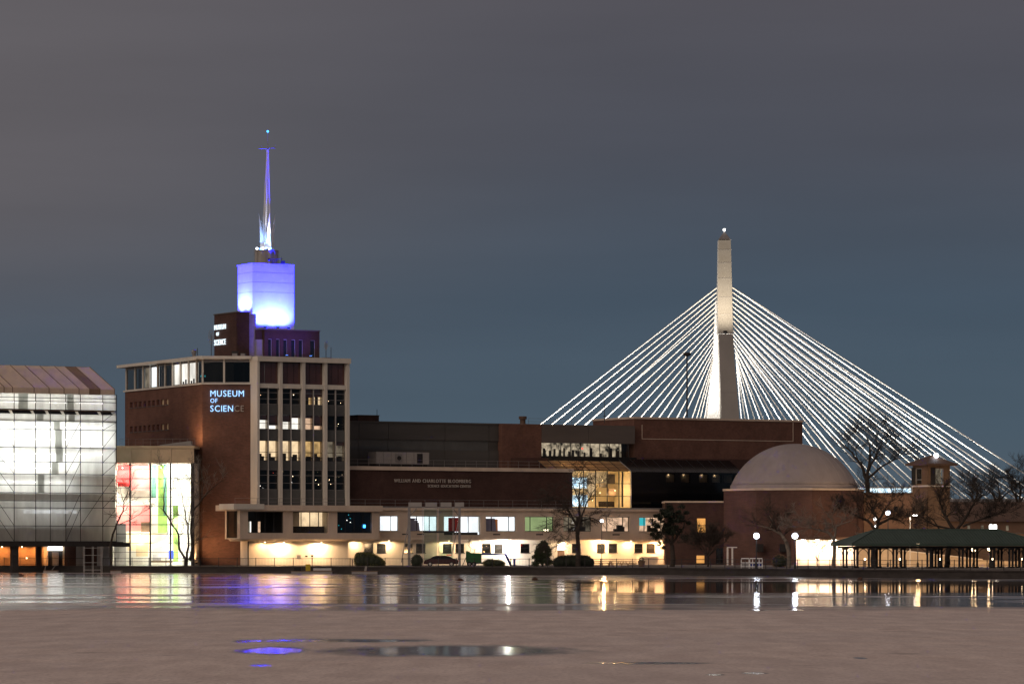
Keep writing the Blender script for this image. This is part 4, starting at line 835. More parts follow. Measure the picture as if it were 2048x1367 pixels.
for k in range(8):
    f0, f1 = k/8, (k+1)/8; a, b = g0+(g1-g0)*f0, g0+(g1-g0)*f1
    for j in range(3):
        p = lambda x, f: (x, gy+(sy-gy)*f, gz1+(sz-gz1)*f)
        MB().quad(p(a+.05, j/3+.02), p(b-.05, j/3+.02), p(b-.05, (j+1)/3-.02), p(a+.05, (j+1)/3-.02)).build('roof_pane', 'amber_glass', atr, T)
    MB().tube((a, gy, gz1), (a, sy, sz), .06, n=4).build('rafter', 'dark_metal', atr, T)
for j in range(1, 3): MB().tube((g0, gy+(sy-gy)*j/3, gz1+(sz-gz1)*j/3), (g1, gy+(sy-gy)*j/3, gz1+(sz-gz1)*j/3), .04, n=4).build('purlin', 'dark_metal', atr, T)
MB().tube((g0, gy, gz1), (g1, gy, gz1), .1, n=4).build('eaves_beam', 'dark_metal', atr, T)
MB().tube((g1, gy, gz0), (g1, gy, gz1), .07, n=4).build('corner_post', 'light_metal', atr, T)
MB().tube((g1, gy, gz1), (g1, sy, sz), .06, n=4).build('rafter', 'light_metal', atr, T)
vm = [1145, 1167.5, 1191, 1214.5, 1238, 1262]; rows = [gz0, T.z(1200, 991.5, gy), T.z(1200, 966, gy), gz1]
for a, b in zip(vm, vm[1:]):
    if a > 1145: MB().box(T.x(a, gy)-.05, T.x(a, gy)+.05, gy-.06, gy+.1, gz0, gz1).build('mullion', 'dark_metal', atr, T)
    for c_, d_ in zip(rows, rows[1:]): MB().box(T.x(a, gy)+.06, T.x(b, gy)-.06, gy, gy+.02, c_+.04, d_-.04).build('pane', 'clear_glass', atr, T)
for z in rows[1:3]: MB().box(T.x(1145, gy), g1, gy-.04, gy+.06, z-.035, z+.035).build('transom', 'dark_metal', atr, T)
MB().room(g0, g1, gy+.2, 8.0, gz0-.1, gz1-.05).build('inner_room', 'interior_cream', atr, T)
def inn(u0, u1, v0, v1, y, m, nm): MB().box(T.x(u0, y), T.x(u1, y), y, y+.15, T.z(1200, v1, y), T.z(1200, v0, y)).build(nm, m, atr, T)
inn(1146, 1174, 955, 976, 5, 'exhibit_light', 'display_screen'); inn(1146, 1175, 990, 1012, 4.6, 'exhibit_light', 'display_screen'); inn(1176, 1192, 944, 990, 6, 'tarp_grey', 'wall_panel')
inn(1193, 1216, 942, 966, 6.5, 'tarp_grey', 'wall_panel'); inn(1217, 1230, 947, 966, 5.5, 'furniture', 'wall_panel'); inn(1217, 1232, 976, 990, 5.5, 'wood', 'wall_panel'); inn(1198, 1229, 1002, 1013, 4.4, 'furniture', 'balustrade'); inn(1199, 1214, 967, 974, 5, 'furniture', 'balustrade'); inn(1244, 1262, 942, 1013, 5.2, 'dark_wall', 'wall_panel')
for (u, v, y, p) in ((1205, 960, 4.6, 170), (1230, 980, 4.6, 190), (1200, 985, 4.4, 140), (1185, 1000, 4.2, 60), (1120, 935, 5.6, 150), (1170, 934, 5.8, 90)):
    q = (T.x(u, y), y, min(T.z(1200, v, y), gz1+.2)); MB().ball(q, .07, 6, 4).build('hanging_lamp', 'bulb_warm', atr, T); w_ = T.w(q); lamp('atrium_lamp', 'POINT', (w_[0], w_[1], w_[2]-.3), p, (1,.68,.34), atr, size=.15)
# ------------------------------------------------------------------ dark glass wing
dg = fthing('black_glass_wing', 'black glass wing with sloping skylight beside the planetarium', 'building', T, x=T.x(1350, 3.4), y=3.4)
d0, d1 = T.x(1262.5, 3.3), T.x(1486, 3.3); dz1 = T.z(1350, 944, 3.3); dz0 = T.z(1350, 1010, 3.3)
k0 = [(T.x(u, 3.3), T.x(u+19, 3.3), T.z(1400, 964, 3.3), T.z(1400, 948, 3.3)) for u in (1332, 1362, 1398, 1424, 1448, 1470)]
MB().wall(d0, d1, DECK, dz1, k0, 3.3, .3).box(d0+.1, d1, 3.9, 14, DECK, dz1-.05).build('wall', 'black_glass', dg, T)
for i, h in enumerate(k0):
    w = MB().box(h[0]-.04, h[0], 3.25, 3.3-.003, h[2], h[3]).build('window', 'dark_metal', dg, T)
    MB().box(h[0], h[1], 3.4, 3.42, h[2], h[3]).build('pane', 'smoke_glass', w, T); MB().box(h[0], h[1], 3.75, 3.8, h[2], h[3]).build('back_wall', 'interior_wall', w, T)
    if i != 4:
        q = (h[0]+.7, 3.68, h[3]-.06); MB().ball(q, .035, 6, 4).build('spot_bulb', 'bulb_warm', w, T)
        lamp('spot_lamp', 'POINT', T.w((q[0], q[1]-.05, q[2]-.08)), 5, (1,.8,.55), w, size=.05)
n = 10
for k in range(n):
    a, b = d0+(d1-d0)*k/n, d0+(d1-d0)*(k+1)/n; z2 = T.z(1350, 919, 7)
    MB().quad((a+.04, 3.3, dz1+.02), (b-.04, 3.3, dz1+.02), (b-.04, 7, z2), (a+.04, 7, z2)).build('roof_pane', 'black_glass', dg, T); MB().tube((a, 3.3, dz1), (a, 7, z2+.02), .05, n=4).build('rafter', 'dark_metal', dg, T)
# ------------------------------------------------------------------ theatre block
th = fthing('brick_theatre_block', 'large windowless brick block with thin pale inset line near its roof', 'building', T, x=T.x(1420, 7.2), y=7.2)
t0, t1 = T.x(1268, 10), T.x(1605, 10); tz1 = T.z(1268, 833, 10); ty = T.yat(1186, t0)
MB().box(t0, t1, 10, ty, DECK, tz1-.3).build('walls', 'brick', th, T)
MB().box(t0-.12, t1+.12, 9.88, ty+.1, tz1-.3, tz1).build('coping', 'white_concrete', th, T)
zi = T.z(1284, 877.5, 10); i0, i1 = T.x(1284.5, 10), T.x(1585.5, 10)
MB().box(i0, i1, 9.95, 9.997, zi, zi+.09).box(i0-.09, i0-.003, 9.95, 9.997, zi, tz1-1.2).box(i1+.003, i1+.09, 9.95, 9.997, zi, tz1-.4).build('inset_line', 'white_concrete', th, T)
MB().box(t0, t1, 7.1, 9.99, DECK, T.z(1400, 917, 7.1)).build('lower_ledge', 'brick_dark', th, T)
# masts and ladders on it
c = pt(1374, 831, 575); t = thing('floodlight_mast', 'tall thin mast with a round lamp head rising behind the brick block', 'mast', (c.x, c.y, tz1))
ztop = pt(1374, 712, 575).z; MB().tube((c.x, c.y, tz1), (c.x, c.y, ztop), .13, .1).build('pole', 'dark_metal', t); MB().lathe([(.3, ztop), (.62, ztop+.2), (.62, ztop+.5), (.2, ztop+.6)], c.x, c.y, 10).build('lamp_head', 'dark_metal', t)
c = pt(1209, 833, 572); t = thing('aerial_mast', 'thin aerial mast at the left end of the brick block roof', 'mast', (c.x, c.y, tz1))
MB().tube((c.x, c.y, tz1-1), (c.x, c.y, tz1+3.2), .06, .03).build('pole', 'dark_metal', t); MB().box(c.x-.2, c.x+.2, c.y-.2, c.y+.2, tz1, tz1+.1).build('foot', 'dark_metal', t)
rail('roof_ladder_rail', 'small pipe guard rail on the brick block roof', [T.w((T.x(1255, 16), 16, tz1)), T.w((T.x(1300, 16), 16, tz1))], .9, 1.1)
# ------------------------------------------------------------------ connector and planetarium
K = Fr(1340, 556, 0); con = fthing('brick_link_building', 'dark two-storey brick link building beside the domed drum', 'building', K)
c0, c1 = K.x(1330), K.x(1470); cz = K.z(1400, 1004.5)
hk = [(K.x(1394), K.x(1411), K.z(1400, 1064), K.z(1400, 1036)), (K.x(1393), K.x(1409), K.z(1400, 1126), K.z(1400, 1110)), (K.x(1432), K.x(1446), K.z(1400, 1126), K.z(1400, 1095))]
MB().wall(c0, c1, DECK, cz, hk, 0, .35).box(c0, c1, 4, 10, DECK, cz-.05).box(c0, c0+.3, .36, 4, DECK, cz-.05).build('wall', 'brick_dark', con, K); MB().box(c0-.1, c1, -.15, 10, cz, cz+.25).build('coping', 'white_concrete', con, K)
for i, h in enumerate(hk):
    w = MB().box(h[0], h[1], .1, .2, (h[2]+h[3])/2-.04, (h[2]+h[3])/2+.04).box(h[0]-.05, h[1]+.05, -.08, -.004, h[2]-.12, h[2]-.01).build('window', 'dark_metal', con, K)
    MB().box(h[0], h[1], .15, .17, h[2], h[3]).build('pane', 'clear_glass' if i < 2 else 'dark_glass', w, K)
    if i < 2: MB().box(h[0]-.2, h[1]+.2, 2.5, 2.6, h[2]-.2, h[3]+.2).build('lit_wall', 'lit_orange', w, K)
Yd = 557; dxc = (1588-CX)/F*Yd; rd = 140/F*Yd*1.03
zd = HC+(HZ-977)/F*(Yd-rd*.5); zdt = HC+(HZ-887)/F*Yd; r0 = 126/F*Yd
pla = thing('planetarium', 'white domed planetarium on a brick drum', 'planetarium', (dxc, Yd, DECK))
MB().lathe([(rd, DECK), (rd, zd-.25)], dxc, Yd, 8, .22).build('drum', 'brick_mid', pla)
MB().lathe([(rd+.15, zd-.249), (rd+.15, zd+.05)], dxc, Yd, 8, .22).build('coping', 'white_concrete', pla)
h_ = zdt-zd-.6; rs = (r0*r0+h_*h_)/(2*h_)
a0 = math.asin(min(1, r0/rs)) if h_ < r0 else math.pi/2
a0 = math.pi-math.asin(r0/rs) if h_ > r0 else a0
prof = [(r0+.1, zd+.051), (r0+.1, zd+.6)]+[(rs*math.sin(a0*(1-i/22))+.001, zdt-rs+rs*math.cos(a0*(1-i/22))) for i in range(23)]
MB().lathe(prof[:2], dxc, Yd, 64).build('dome_base', 'dome_skin', pla)
MB().lathe(prof[2:], dxc, Yd, 64).build('dome', 'dome_skin', pla, smooth=True)
mb = MB()
for k in range(32):
    a = 2*math.pi*k/32
    if math.sin(a) > .4: continue
    for (ra, za), (rb, zb_) in zip(prof[2:-2], prof[3:-1]): mb.tube((dxc+ra*math.cos(a), Yd+ra*math.sin(a), za), (dxc+rb*math.cos(a), Yd+rb*math.sin(a), zb_), .018, n=4, caps=False)
mb.build('dome_seams', 'dome_skin', pla)
for u in (1519, 1567): x = (u-CX)/F*(Yd-rd*.94); MB().box(x-.55, x+.55, Yd-rd*.97, Yd-rd*.9, HC+(HZ-1103)/F*545, HC+(HZ-1087)/F*545).build('niche', 'dark_wall', pla)
# bright entrance porch at its foot
E = Fr(1593, 538, 4); po = fthing('lit_porch', 'brightly lit white entrance porch at the foot of the domed drum', 'porch', E)
e1 = E.x(1722); ez = E.z(1620, 1078.5)
MB().box(0, e1, 2.6, 2.9, DECK, ez).build('back_wall', 'pale_render', po, E); MB().box(-.35, e1+.2, -.6, 3, ez, ez+.35).build('roof', 'brown_wall', po, E); MB().box(-.35, -.003, .2, 2.9, DECK, ez).build('side_wall', 'brick', po, E)
for k in range(7): xx = .8+k*1.25; MB().box(xx-.03, xx+.03, 2.55, 2.598, DECK, ez).build('batten', 'light_metal', po, E)
MB().box(E.x(1672), E.x(1677), 2.5, 2.59, DECK, DECK+2.2).build('door', 'brick', po, E)
for k, (u, p) in enumerate(((1607, 560), (1635, 560), (1668, 420), (1700, 330))):
    x = E.x(u, 1.2); MB().box(x-.3, x+.3, 1.1, 1.3, ez-.09, ez-.003).build('ceiling_light', 'bulb_white', po, E); lamp('porch_lamp', 'SPOT', E.w((x, 1.2, ez-.4)), p*2.2, (1,.72,.48), po, E.w((x, 2.6, ez-2.2)), .2, 150, .4)
# ------------------------------------------------------------------ sheeted scaffold building
SC = Fr(232, 521, 28); sc = fthing('scaffolded_building', 'building wrapped in glowing white scaffold sheeting under a tan temporary roof', 'building', SC, z=0)
su = [-62, -18, 27.5, 70.5, 99.7, 130.7, 160, 204.6, 232]
sv = [788, 819.5, 842, 859, 895, 923.5, 948, 985, 1015, 1051, 1082]
zl = [SC.z(130, v) for v in sv]; sx_ = [SC.x(u) for u in su]
k_ = 0
for j in range(len(zl)-1):
    top = zl[j]-(0 if j != 1 else .62); bot = zl[j+1]
    for i in range(len(sx_)-1):
        a, b = sx_[i]+.02, sx_[i+1]-.02
        patch = (i, j) in ((5, 1), (4, 2), (4, 3), (4, 4), (3, 6), (2, 0), (5, 0), (4, 5), (3, 1))
        bow = random.uniform(-.02, .1)
        MB().add([(a,0,bot),((a+b)/2,bow,bot),(b,0,bot),(b,0,top),((a+b)/2,bow,top),(a,0,top)], [(0,1,4,5),(1,2,3,4)]).build('sheet', 'sheet_patch' if patch and False else 'sheet', sc, SC)
        if patch: xa_ = a+(b-a)*random.uniform(.05, .5); MB().box(xa_, xa_+(b-a)*.45, -.03, -.02, bot+.02, top-.02).build('sheet_patch', 'sheet_patch', sc, SC)
        if j == 1:      # open vents under the eaves lift
            MB().prism([(a, top+.04), (b-.35, top+.04), (b-.75, zl[1]-.04), (a-.3, zl[1]-.04)], .25, .3).build('vent_gap', 'dark_metal', sc, SC)
for i, x in enumerate(sx_): MB().tube((x, -.16, zl[-1]-.2), (x, -.16, zl[0]+.1), .055, n=5).build('standard', 'dark_metal', sc, SC)
for z in zl[1:]+[SC.z(130, v) for v in (796, 803, 1001, 970)]: MB().tube((sx_[0], -.2, z), (sx_[-1], -.2, z), .045, n=5).build('ledger', 'dark_metal', sc, SC)
for z in [zl[k] for k in (1, 2, 4, 6, 7, 9)]: MB().box(sx_[0], sx_[-1]-.1, .15, 1.2, z-.14, z-.02).build('platform', 'wood', sc, SC)
for i in range(0, 7):
    for j in (2, 4, 5, 7, 8):
        a, b = (sx_[i], sx_[i+1]); z0_, z1_ = zl[min(j+2, 10)], zl[j]
        if i in (1,): MB().tube((a, -.22, z1_), (b, -.22, z0_), .04, n=4).build('brace', 'dark_metal', sc, SC)
        if i in (5, 7) or (i == 6 and j in (7,)): MB().tube((a, -.22, z0_), (b, -.22, z1_), .04, n=4).build('brace', 'dark_metal', sc, SC)
for j in range(1, 9): MB().tube((sx_[7], -.22, zl[j+1]), (sx_[8], -.22, zl[j]), .04, n=4).build('brace', 'dark_metal', sc, SC)
for i in range(2, 8):
    for z in zl[2:9]: MB().box(sx_[i]-.06, sx_[i]+.06, -.26, -.12, z-.05, z+.05).build('coupler', 'blue_paint', sc, SC)
mb = MB()
for z in [zl[k] for k in (2, 4, 6)]:
    for q in range(34): x = sx_[0]+(sx_[-1]-sx_[0])*q/34; mb.tube((x, .1, z-.02), (x, .1, z+.28), .02, n=4)
o = mb.build('toe_clips', 'dark_metal', sc, SC); o['kind'] = 'stuff'
# inner wall and work lights
MB().box(sx_[0]-4, sx_[-1]-.2, 4.2, 4.6, zl[-1], zl[0]+.2).build('inner_wall', 'interior_white', sc, SC)
MB().box(sx_[-1]-.15, sx_[-1]-.05, .05, 17, zl[-1], zl[0]).build('end_sheet', 'sheet', sc, SC)
for i in (1, 4, 6): MB().box(sx_[i]-.5, sx_[i]+.5, 3.0, 4.19, zl[-1], zl[0]).build('inner_pier', 'tarp_grey', sc, SC)
for v, u0, u1, p in ((803, -62, 232, 900), (852, -62, 232, 1100), (877, -62, 160, 1400), (906, -62, 232, 1100), (935, -62, 150, 700), (963, -62, 150, 650), (890, 165, 230, 120)):
    a, b = SC.x(u0), SC.x(u1); z = SC.z(130, v); m_ = ((a+b)/2, 3.2, z)
    MB().tube((a+.3, 3.6, z), (b-.3, 3.6, z), .06, n=6).build('work_light', 'bulb_soft', sc, SC)
    lamp('work_lamp', 'AREA', SC.w(m_), p*.54, (.98,1,.97), sc, SC.w((m_[0], -1, z)), abs(b-a)-.5, None, .6, .5)
x0, x1 = SC.x(55), SC.x(162)
MB().box(x0, x1, 1.6, 1.65, SC.z(100, 1026), SC.z(100, 1019)).build('strip_window', 'lit_cool', sc, SC)
for a, b in ((62, 66), (88, 91), (112, 118), (132, 135), (145, 152)): MB().box(SC.x(a), SC.x(b), 1.5, 1.58, SC.z(100, 1026.5), SC.z(100, 1021)).build('stored_box', 'tarp_grey', sc, SC)
# temporary roof, ridge running back from the camera's left
ze0, ze1, zrg = SC.z(130, 787.5), SC.z(130, 776.5), None
ry = 9.0; zrg = HC+(HZ-731)/F*(SC.oy+SC.x(70, ry)*SC.s+ry*SC.c)
seam_u = [-62, -18, 8, 25, 68, 98, 128, 158, 179, 200, 229]
for a, b in zip(seam_u, seam_u[1:]):
    m = 'roof_brown' if a == 179 else 'roof_tan'; xa_, xb_ = SC.x(a, -.4)+.03, SC.x(b, -.4)-.03
    d_ = random.uniform(0, .06)
    MB().add([(xa_,-.4,ze1),(xb_,-.4,ze1),(xb_,ry,zrg),(xa_,ry,zrg),((xa_+xb_)/2,-.4,ze1-d_),((xa_+xb_)/2,ry,zrg-d_)], [(0,4,5,3),(4,1,2,5)]).build('roof_panel', m, sc, SC)
    MB().quad((xa_,-.4,ze0),(xb_,-.4,ze0),(xb_,-.4,ze1),(xa_,-.4,ze1)).build('fascia_panel', m, sc, SC)
    MB().quad((xa_,ry,zrg),(xb_,ry,zrg),(xb_,18.4,ze1),(xa_,18.4,ze1)).build('roof_panel', m, sc, SC)
    MB().tube((xb_+.03, -.42, ze1+.02), (xb_+.03, ry, zrg+.02), .05, n=4).build('roof_truss', 'wood', sc, SC)
    MB().tube((xb_+.03, -.42, ze1+.02), (xb_+.03, -.42, ze0), .05, n=4).build('roof_truss', 'wood', sc, SC)
# base beam, pillars, undercroft
zbm0, zbm1 = SC.z(130, 1092), SC.z(130, 1082.5)
MB().box(SC.x(-70), SC.x(243), -.7, 6, zbm0, zbm1).build('base_beam', 'dark_wall', sc, SC)
for u in (-45, 29.5): x = SC.x(u); MB().box(x-.45, x+.45, -.3, .6, -.3, zbm0-.003).build('pillar', 'wharf_stone', sc, SC)
x = SC.x(110); MB().box(x-.35, x+.35, 6, 6.6, DECK, zbm0+1).build('pillar', 'brown_wall', sc, SC)
UC = Fr(0, 528, 4); uc = fthing('undercroft_wall', 'orange-lit brick undercroft wall below the scaffolded building', 'wall', UC)
zu = UC.z(100, 1088)
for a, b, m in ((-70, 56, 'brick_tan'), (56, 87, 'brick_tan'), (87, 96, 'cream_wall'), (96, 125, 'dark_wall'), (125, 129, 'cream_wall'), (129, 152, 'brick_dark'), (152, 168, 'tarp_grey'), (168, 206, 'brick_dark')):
    MB().box(UC.x(a)+.01, UC.x(b)-.01, (.35 if m == 'dark_wall' else 0), .6, DECK, zu).build('wall_panel', m, uc, UC)
MB().box(UC.x(96), UC.x(125), -.25, -.1, UC.z(100, 1100), UC.z(100, 1086)).build('light_box', 'bulb_soft', uc, UC)
MB().box(UC.x(104), UC.x(117), -.05, .345, DECK, UC.z(100, 1103)).build('double_door', 'grey_metal', uc, UC)
for u, p in ((5, 160), (45, 160), (75, 150), (-35, 160)):
    x = UC.x(u); p *= 1.6; MB().ball((x, -1.1, zu-.35), .09, 8, 5).build('undercroft_bulb', 'bulb_warm', uc, UC); lamp('undercroft_lamp', 'SPOT', UC.w((x, -1.2, zu-.6)), p*1.6, (1,.4,.1), uc, UC.w((x, 0, zu-2.4)), .15, 150, .4)
MB().ball((UC.x(55), -2.0, UC.z(55, 1115)), .1, 8, 5).build('path_lamp', 'bulb_warm', uc, UC)
t = thing('site_cabin', 'tall pale grey site cabin at the corner of the scaffolding', 'cabin', SC.w((SC.x(228, 3), 3, DECK)))
cy = 6.4; zc_ = SC.z(240, 1046.5, cy)
MB().box(SC.x(206, cy), SC.x(252, cy), cy, cy+4, DECK, zc_).build('body', 'tarp_grey', t, SC)
for f in (.33, .66): x = SC.x(206, cy)+(SC.x(252, cy)-SC.x(206, cy))*f; MB().box(x-.02, x+.02, cy-.02, cy-.003, DECK, zc_).build('seam', 'grey_metal', t, SC)
MB().box(SC.x(206, cy), SC.x(252, cy), cy-.03, cy-.004, DECK+3.9, DECK+3.98).build('seam', 'grey_metal', t, SC)
t = thing('site_walkway', 'thin dark scaffold walkway jutting out before the grey cabin', 'walkway', SC.w((SC.x(243, 1), 1, zbm0)))
MB().box(SC.x(243)+.003, SC.x(257), -.4, 3, zbm0-.05, zbm1-.12).build('deck', 'dark_metal', t, SC); MB().tube((SC.x(232), -.1, zbm1), (SC.x(247), -.1, zbm1+.5), .03).build('tube', 'grey_metal', t, SC)
# ------------------------------------------------------------------ waterside pavilion with green roof
PV = Fr(1710, 452, 10); pv = fthing('waterside_pavilion', 'long open pavilion with dark green hipped roof on clustered posts', 'pavilion', PV)
pl_ = PV.x(2085); pd = 9.0; zev = PV.z(1710, 1086.5); zrd = PV.z(1850, 1058.5, pd/2); rx0, rx1 = PV.x(1751, pd/2), PV.x(1994, pd/2)
cnr = [(-.0, 0), (pl_, 0), (pl_, pd), (0, pd)]
def ribbed(p00, p01, p11, p10, n):
    P0, P1, P2, P3 = map(Vector, (p00, p01, p11, p10)); m = MB(); r_ = MB()
    m.quad(P0, P1, P2, P3)
    for i in range(n+1):
        a = P0.lerp(P1, i/n); b = P3.lerp(P2, i/n); up_ = Vector((0, 0, .04)); r_.tube(a+up_, b+up_, .045, n=4)
    return m, r_
e_ = -.5
front = ((e_, e_, zev), (pl_-e_, e_, zev), (rx1, pd/2, zrd), (rx0, pd/2, zrd))
m, r_ = ribbed(*front, 70); m.build('roof_slope', 'green_roof', pv, PV)
r_ = MB()
nr_ = 64
for i in range(nr_+1):
    x = e_+(pl_-2*e_)*i/nr_
    f = 1.0
    if x < rx0: f = (x-e_)/(rx0-e_)
    if x > rx1: f = (pl_-e_-x)/(pl_-e_-rx1)
    if f > .02: r_.tube((x, e_, zev+.05), (x, e_+(pd/2-e_)*f, zev+.05+(zrd-zev)*f), .04, n=4)
r_.build('roof_ribs', 'green_roof', pv, PV)
MB().add([(e_,e_,zev),(rx0,pd/2,zrd),(e_,pd-e_,zev)], [(0,1,2)]).build('roof_hip', 'green_roof', pv, PV)
MB().add([(pl_-e_,e_,zev),(pl_-e_,pd-e_,zev),(rx1,pd/2,zrd)], [(0,1,2)]).build('roof_hip', 'green_roof', pv, PV)
MB().quad((e_,pd-e_,zev),(rx0,pd/2,zrd),(rx1,pd/2,zrd),(pl_-e_,pd-e_,zev)).build('roof_slope', 'green_roof', pv, PV)
MB().box(e_, pl_-e_, e_-.04, e_+.06, zev-.28, zev-.01).box(e_-.04, e_+.06, e_+.06, pd-e_, zev-.28, zev-.01).build('fascia', 'green_roof', pv, PV)
MB().tube((e_, e_, zev+.03), (rx0, pd/2, zrd+.03), .08).tube((rx0, pd/2, zrd+.03), (rx1, pd/2, zrd+.03), .08).tube((rx1, pd/2, zrd+.03), (pl_-e_, e_, zev+.03), .08).tube((e_, pd-e_, zev+.03), (rx0, pd/2, zrd+.03), .08).build('ridge_cap', 'green_roof', pv, PV)
MB().box(.2, pl_-.2, .25, .4, zev-.55, zev-.3).box(.2, pl_-.2, pd-.4, pd-.25, zev-.55, zev-.3).build('tie_beam', 'dark_metal', pv, PV)
def cluster(x, y, n=4):
    g = MB()
    for dx, dy in ((-.2, -.2), (.2, -.2), (.2, .2), (-.2, .2))[:n]: g.tube((x+dx, y+dy, DECK), (x+dx, y+dy, zev-.55), .075, n=6)
    g.box(x-.32, x+.32, y-.32, y+.32, DECK, DECK+.25).box(x-.3, x+.3, y-.3, y+.3, zev-.75, zev-.55)
    col_ = g.build('post_cluster', 'dark_metal', pv, PV)
    for s_ in (-1, 1):
        b_ = MB()
        pts = [(x+s_*.25, y, zev-1.5), (x+s_*.4, y, zev-1.0), (x+s_*.75, y, zev-.68), (x+s_*1.1, y, zev-.56)]
        b_.path(pts, [.05]*4, 5).build('bracket', 'dark_metal', col_, PV)
for u in (1741, 1790, 1858, 1922, 1985, 2022, 2050): cluster(PV.x(u, .4), .4)
for u in (1690, 1712, 1757, 1806, 1868, 1880, 1937, 1951, 2000, 2035): cluster(PV.x(u, pd-.4), pd-.4)
MB().box(-.6, pl_+.6, -.6, pd+.6, DECK, DECK+.08).build('plinth', 'paving', pv, PV)
# small left annexe of the pavilion roof
MB().add([(PV.x(1668, 6), 6, zev-.02), (-.45, e_+.1, zev-.02), (rx0-1.6, 5.5, zrd-.75), (PV.x(1690, 10), 10, zev-.02)], [(0,1,2),(0,2,3)]).build('roof_annexe', 'green_roof', pv, PV)
# ------------------------------------------------------------------ lock control tower
CT = Fr(1856, 520, 32); ct = fthing('control_tower', 'square tan brick control tower with hipped brown roof and corner windows', 'tower', CT)
cx1 = CT.x(1900); cyl = CT.yat(1825.5, 0); cze = CT.z(1856, 930); czp = CT.z(1866, 908.5)
czm = CT.z(1856, 966); czb = DECK
hf = [(CT.x(1870), CT.x(1887), CT.z(1870, 967), CT.z(1870, 936))]
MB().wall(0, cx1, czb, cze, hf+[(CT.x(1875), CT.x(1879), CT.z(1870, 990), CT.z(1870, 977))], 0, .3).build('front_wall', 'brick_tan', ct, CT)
LT = Fr(0, 0, -58); q = CT.w((0, cyl, 0)); LT.ox, LT.oy = q[0], q[1]
hl_ = [(LT.x(1831), LT.x(1843), LT.z(1836, 967), LT.z(1836, 936))]
MB().wall(0, cyl-.003, czb, cze, hl_+[(LT.x(1836.5), LT.x(1839), LT.z(1836, 990), LT.z(1836, 977))], 0, .3).build('side_wall', 'brick_tan', ct, LT)
MB().box(.31, cx1-.1, 2.2, cyl, czb, cze).box(.9, cx1-.1, .9, 2.2, czb, hf[0][2]-.3).build('core', 'dark_wall', ct, CT)
for fr_, h in ((CT, hf[0]), (LT, hl_[0])):
    w = MB().box(h[0], h[0]+.08, .05, .18, h[2], h[3]).box(h[1]-.08, h[1], .05, .18, h[2], h[3]).box(h[0]+.08, h[1]-.08, .05, .18, h[3]-.08, h[3]).box(h[0]+.08, h[1]-.08, .05, .18, h[2]+.55, h[2]+.62).build('window', 'light_metal', ct, fr_)
    MB().box(h[0]+.08, h[1]-.08, .1, .12, h[2], h[3]-.08).build('pane', 'clear_glass', w, fr_)
    MB().box(h[0]-.3, h[1]+.3, .85, .88, h[2], h[3]).build('lit_wall', 'lit_dim', w, fr_)
    MB().box(h[0]-.75, h[0]-.003, -.12, .1, h[2]-.1, h[3]+.1).build('shutter', 'dark_wall', w, fr_)
MB().box(-.08, cx1+.08, -.08, .01, czm-.45, czm-.25).box(-.08, .01, .01, cyl, czm-.45, czm-.25).build('stone_band', 'pale_render', ct, CT)
ov = .75
MB().add([(-ov,-ov,cze),(cx1+ov,-ov,cze),(cx1+ov,cyl+ov,cze),(-ov,cyl+ov,cze),(-ov,-ov,cze+.25),(cx1+ov,-ov,cze+.25),(cx1+ov,cyl+ov,cze+.25),(-ov,cyl+ov,cze+.25),(cx1/2,cyl/2,czp)],
         [(0,3,2,1),(0,1,5,4),(1,2,6,5),(2,3,7,6),(3,0,4,7),(4,5,8),(5,6,8),(6,7,8),(7,4,8)]).build('roof', 'brown_roof', ct, CT)
q = CT.w((cx1/2+.4, cyl/2-1.2, 0)); c = pt(1872.5, 910, q[1]); t = thing('tower_beacon', 'bright white beacon lamp on the control tower roof', 'beacon', (c.x, c.y, c.z-.5))
MB().tube((c.x, c.y, c.z-.9), (c.x, c.y, c.z), .05).build('stem', 'dark_metal', t); MB().ball((c.x, c.y, c.z), .34, 12, 8).build('lamp_globe', 'globe', t)
MB().tube((c.x+1.2, c.y, c.z-.9), (c.x+1.2, c.y, c.z+.3), .02).build('aerial', 'dark_metal', t)
# brown buildings behind the pavilion
H1 = Fr(1900, 545, 6); hb = fthing('brown_lock_house', 'long brown lock house with low roof behind the pavilion', 'building', H1)
MB().box(H1.x(1880), H1.x(2300), 0, 12, DECK, H1.z(1980, 1042)).build('wall', 'brown_wall', hb, H1)
MB().add([(H1.x(1878),-.6,H1.z(1980,1042)),(H1.x(2300),-.6,H1.z(1980,1042)),(H1.x(2300),6,H1.z(1980,1002)),(H1.x(1906),6,H1.z(1980,1002)),(H1.x(2300),12.6,H1.z(1980,1042)),(H1.x(1878),12.6,H1.z(1980,1042))], [(0,1,2,3),(3,2,4,5),(0,3,5),(0,5,4,1)]).build('roof', 'brown_roof', hb, H1)
for u in (1935, 1962, 2012): MB().box(H1.x(u), H1.x(u+5), -.05, -.004, H1.z(u, 1060), H1.z(u, 1050)).build('window', 'lit_dim', hb, H1)
H2 = Fr(1690, 560, 0); hb = fthing('brown_service_building', 'brown brick service building between the dome and the control tower', 'building', H2)
MB().box(H2.x(1700), H2.x(1890), 0, 10, DECK, H2.z(1760, 986)).build('wall', 'brown_wall', hb, H2); MB().box(H2.x(1699), H2.x(1891), -.2, 10.2, H2.z(1760, 986), H2.z(1760, 984.5)).build('roof_edge', 'brown_roof', hb, H2)
for u in (1742, 1788): MB().box(H2.x(u), H2.x(u+7), -.05, -.004, H2.z(u, 1022), H2.z(u, 1012)).build('window', 'dark_glass', hb, H2)
R1 = Fr(1700, 508, 3); t = fthing('warm_plaza_wall', 'cream wall with sloping top glowing behind the pavilion posts', 'wall', R1)
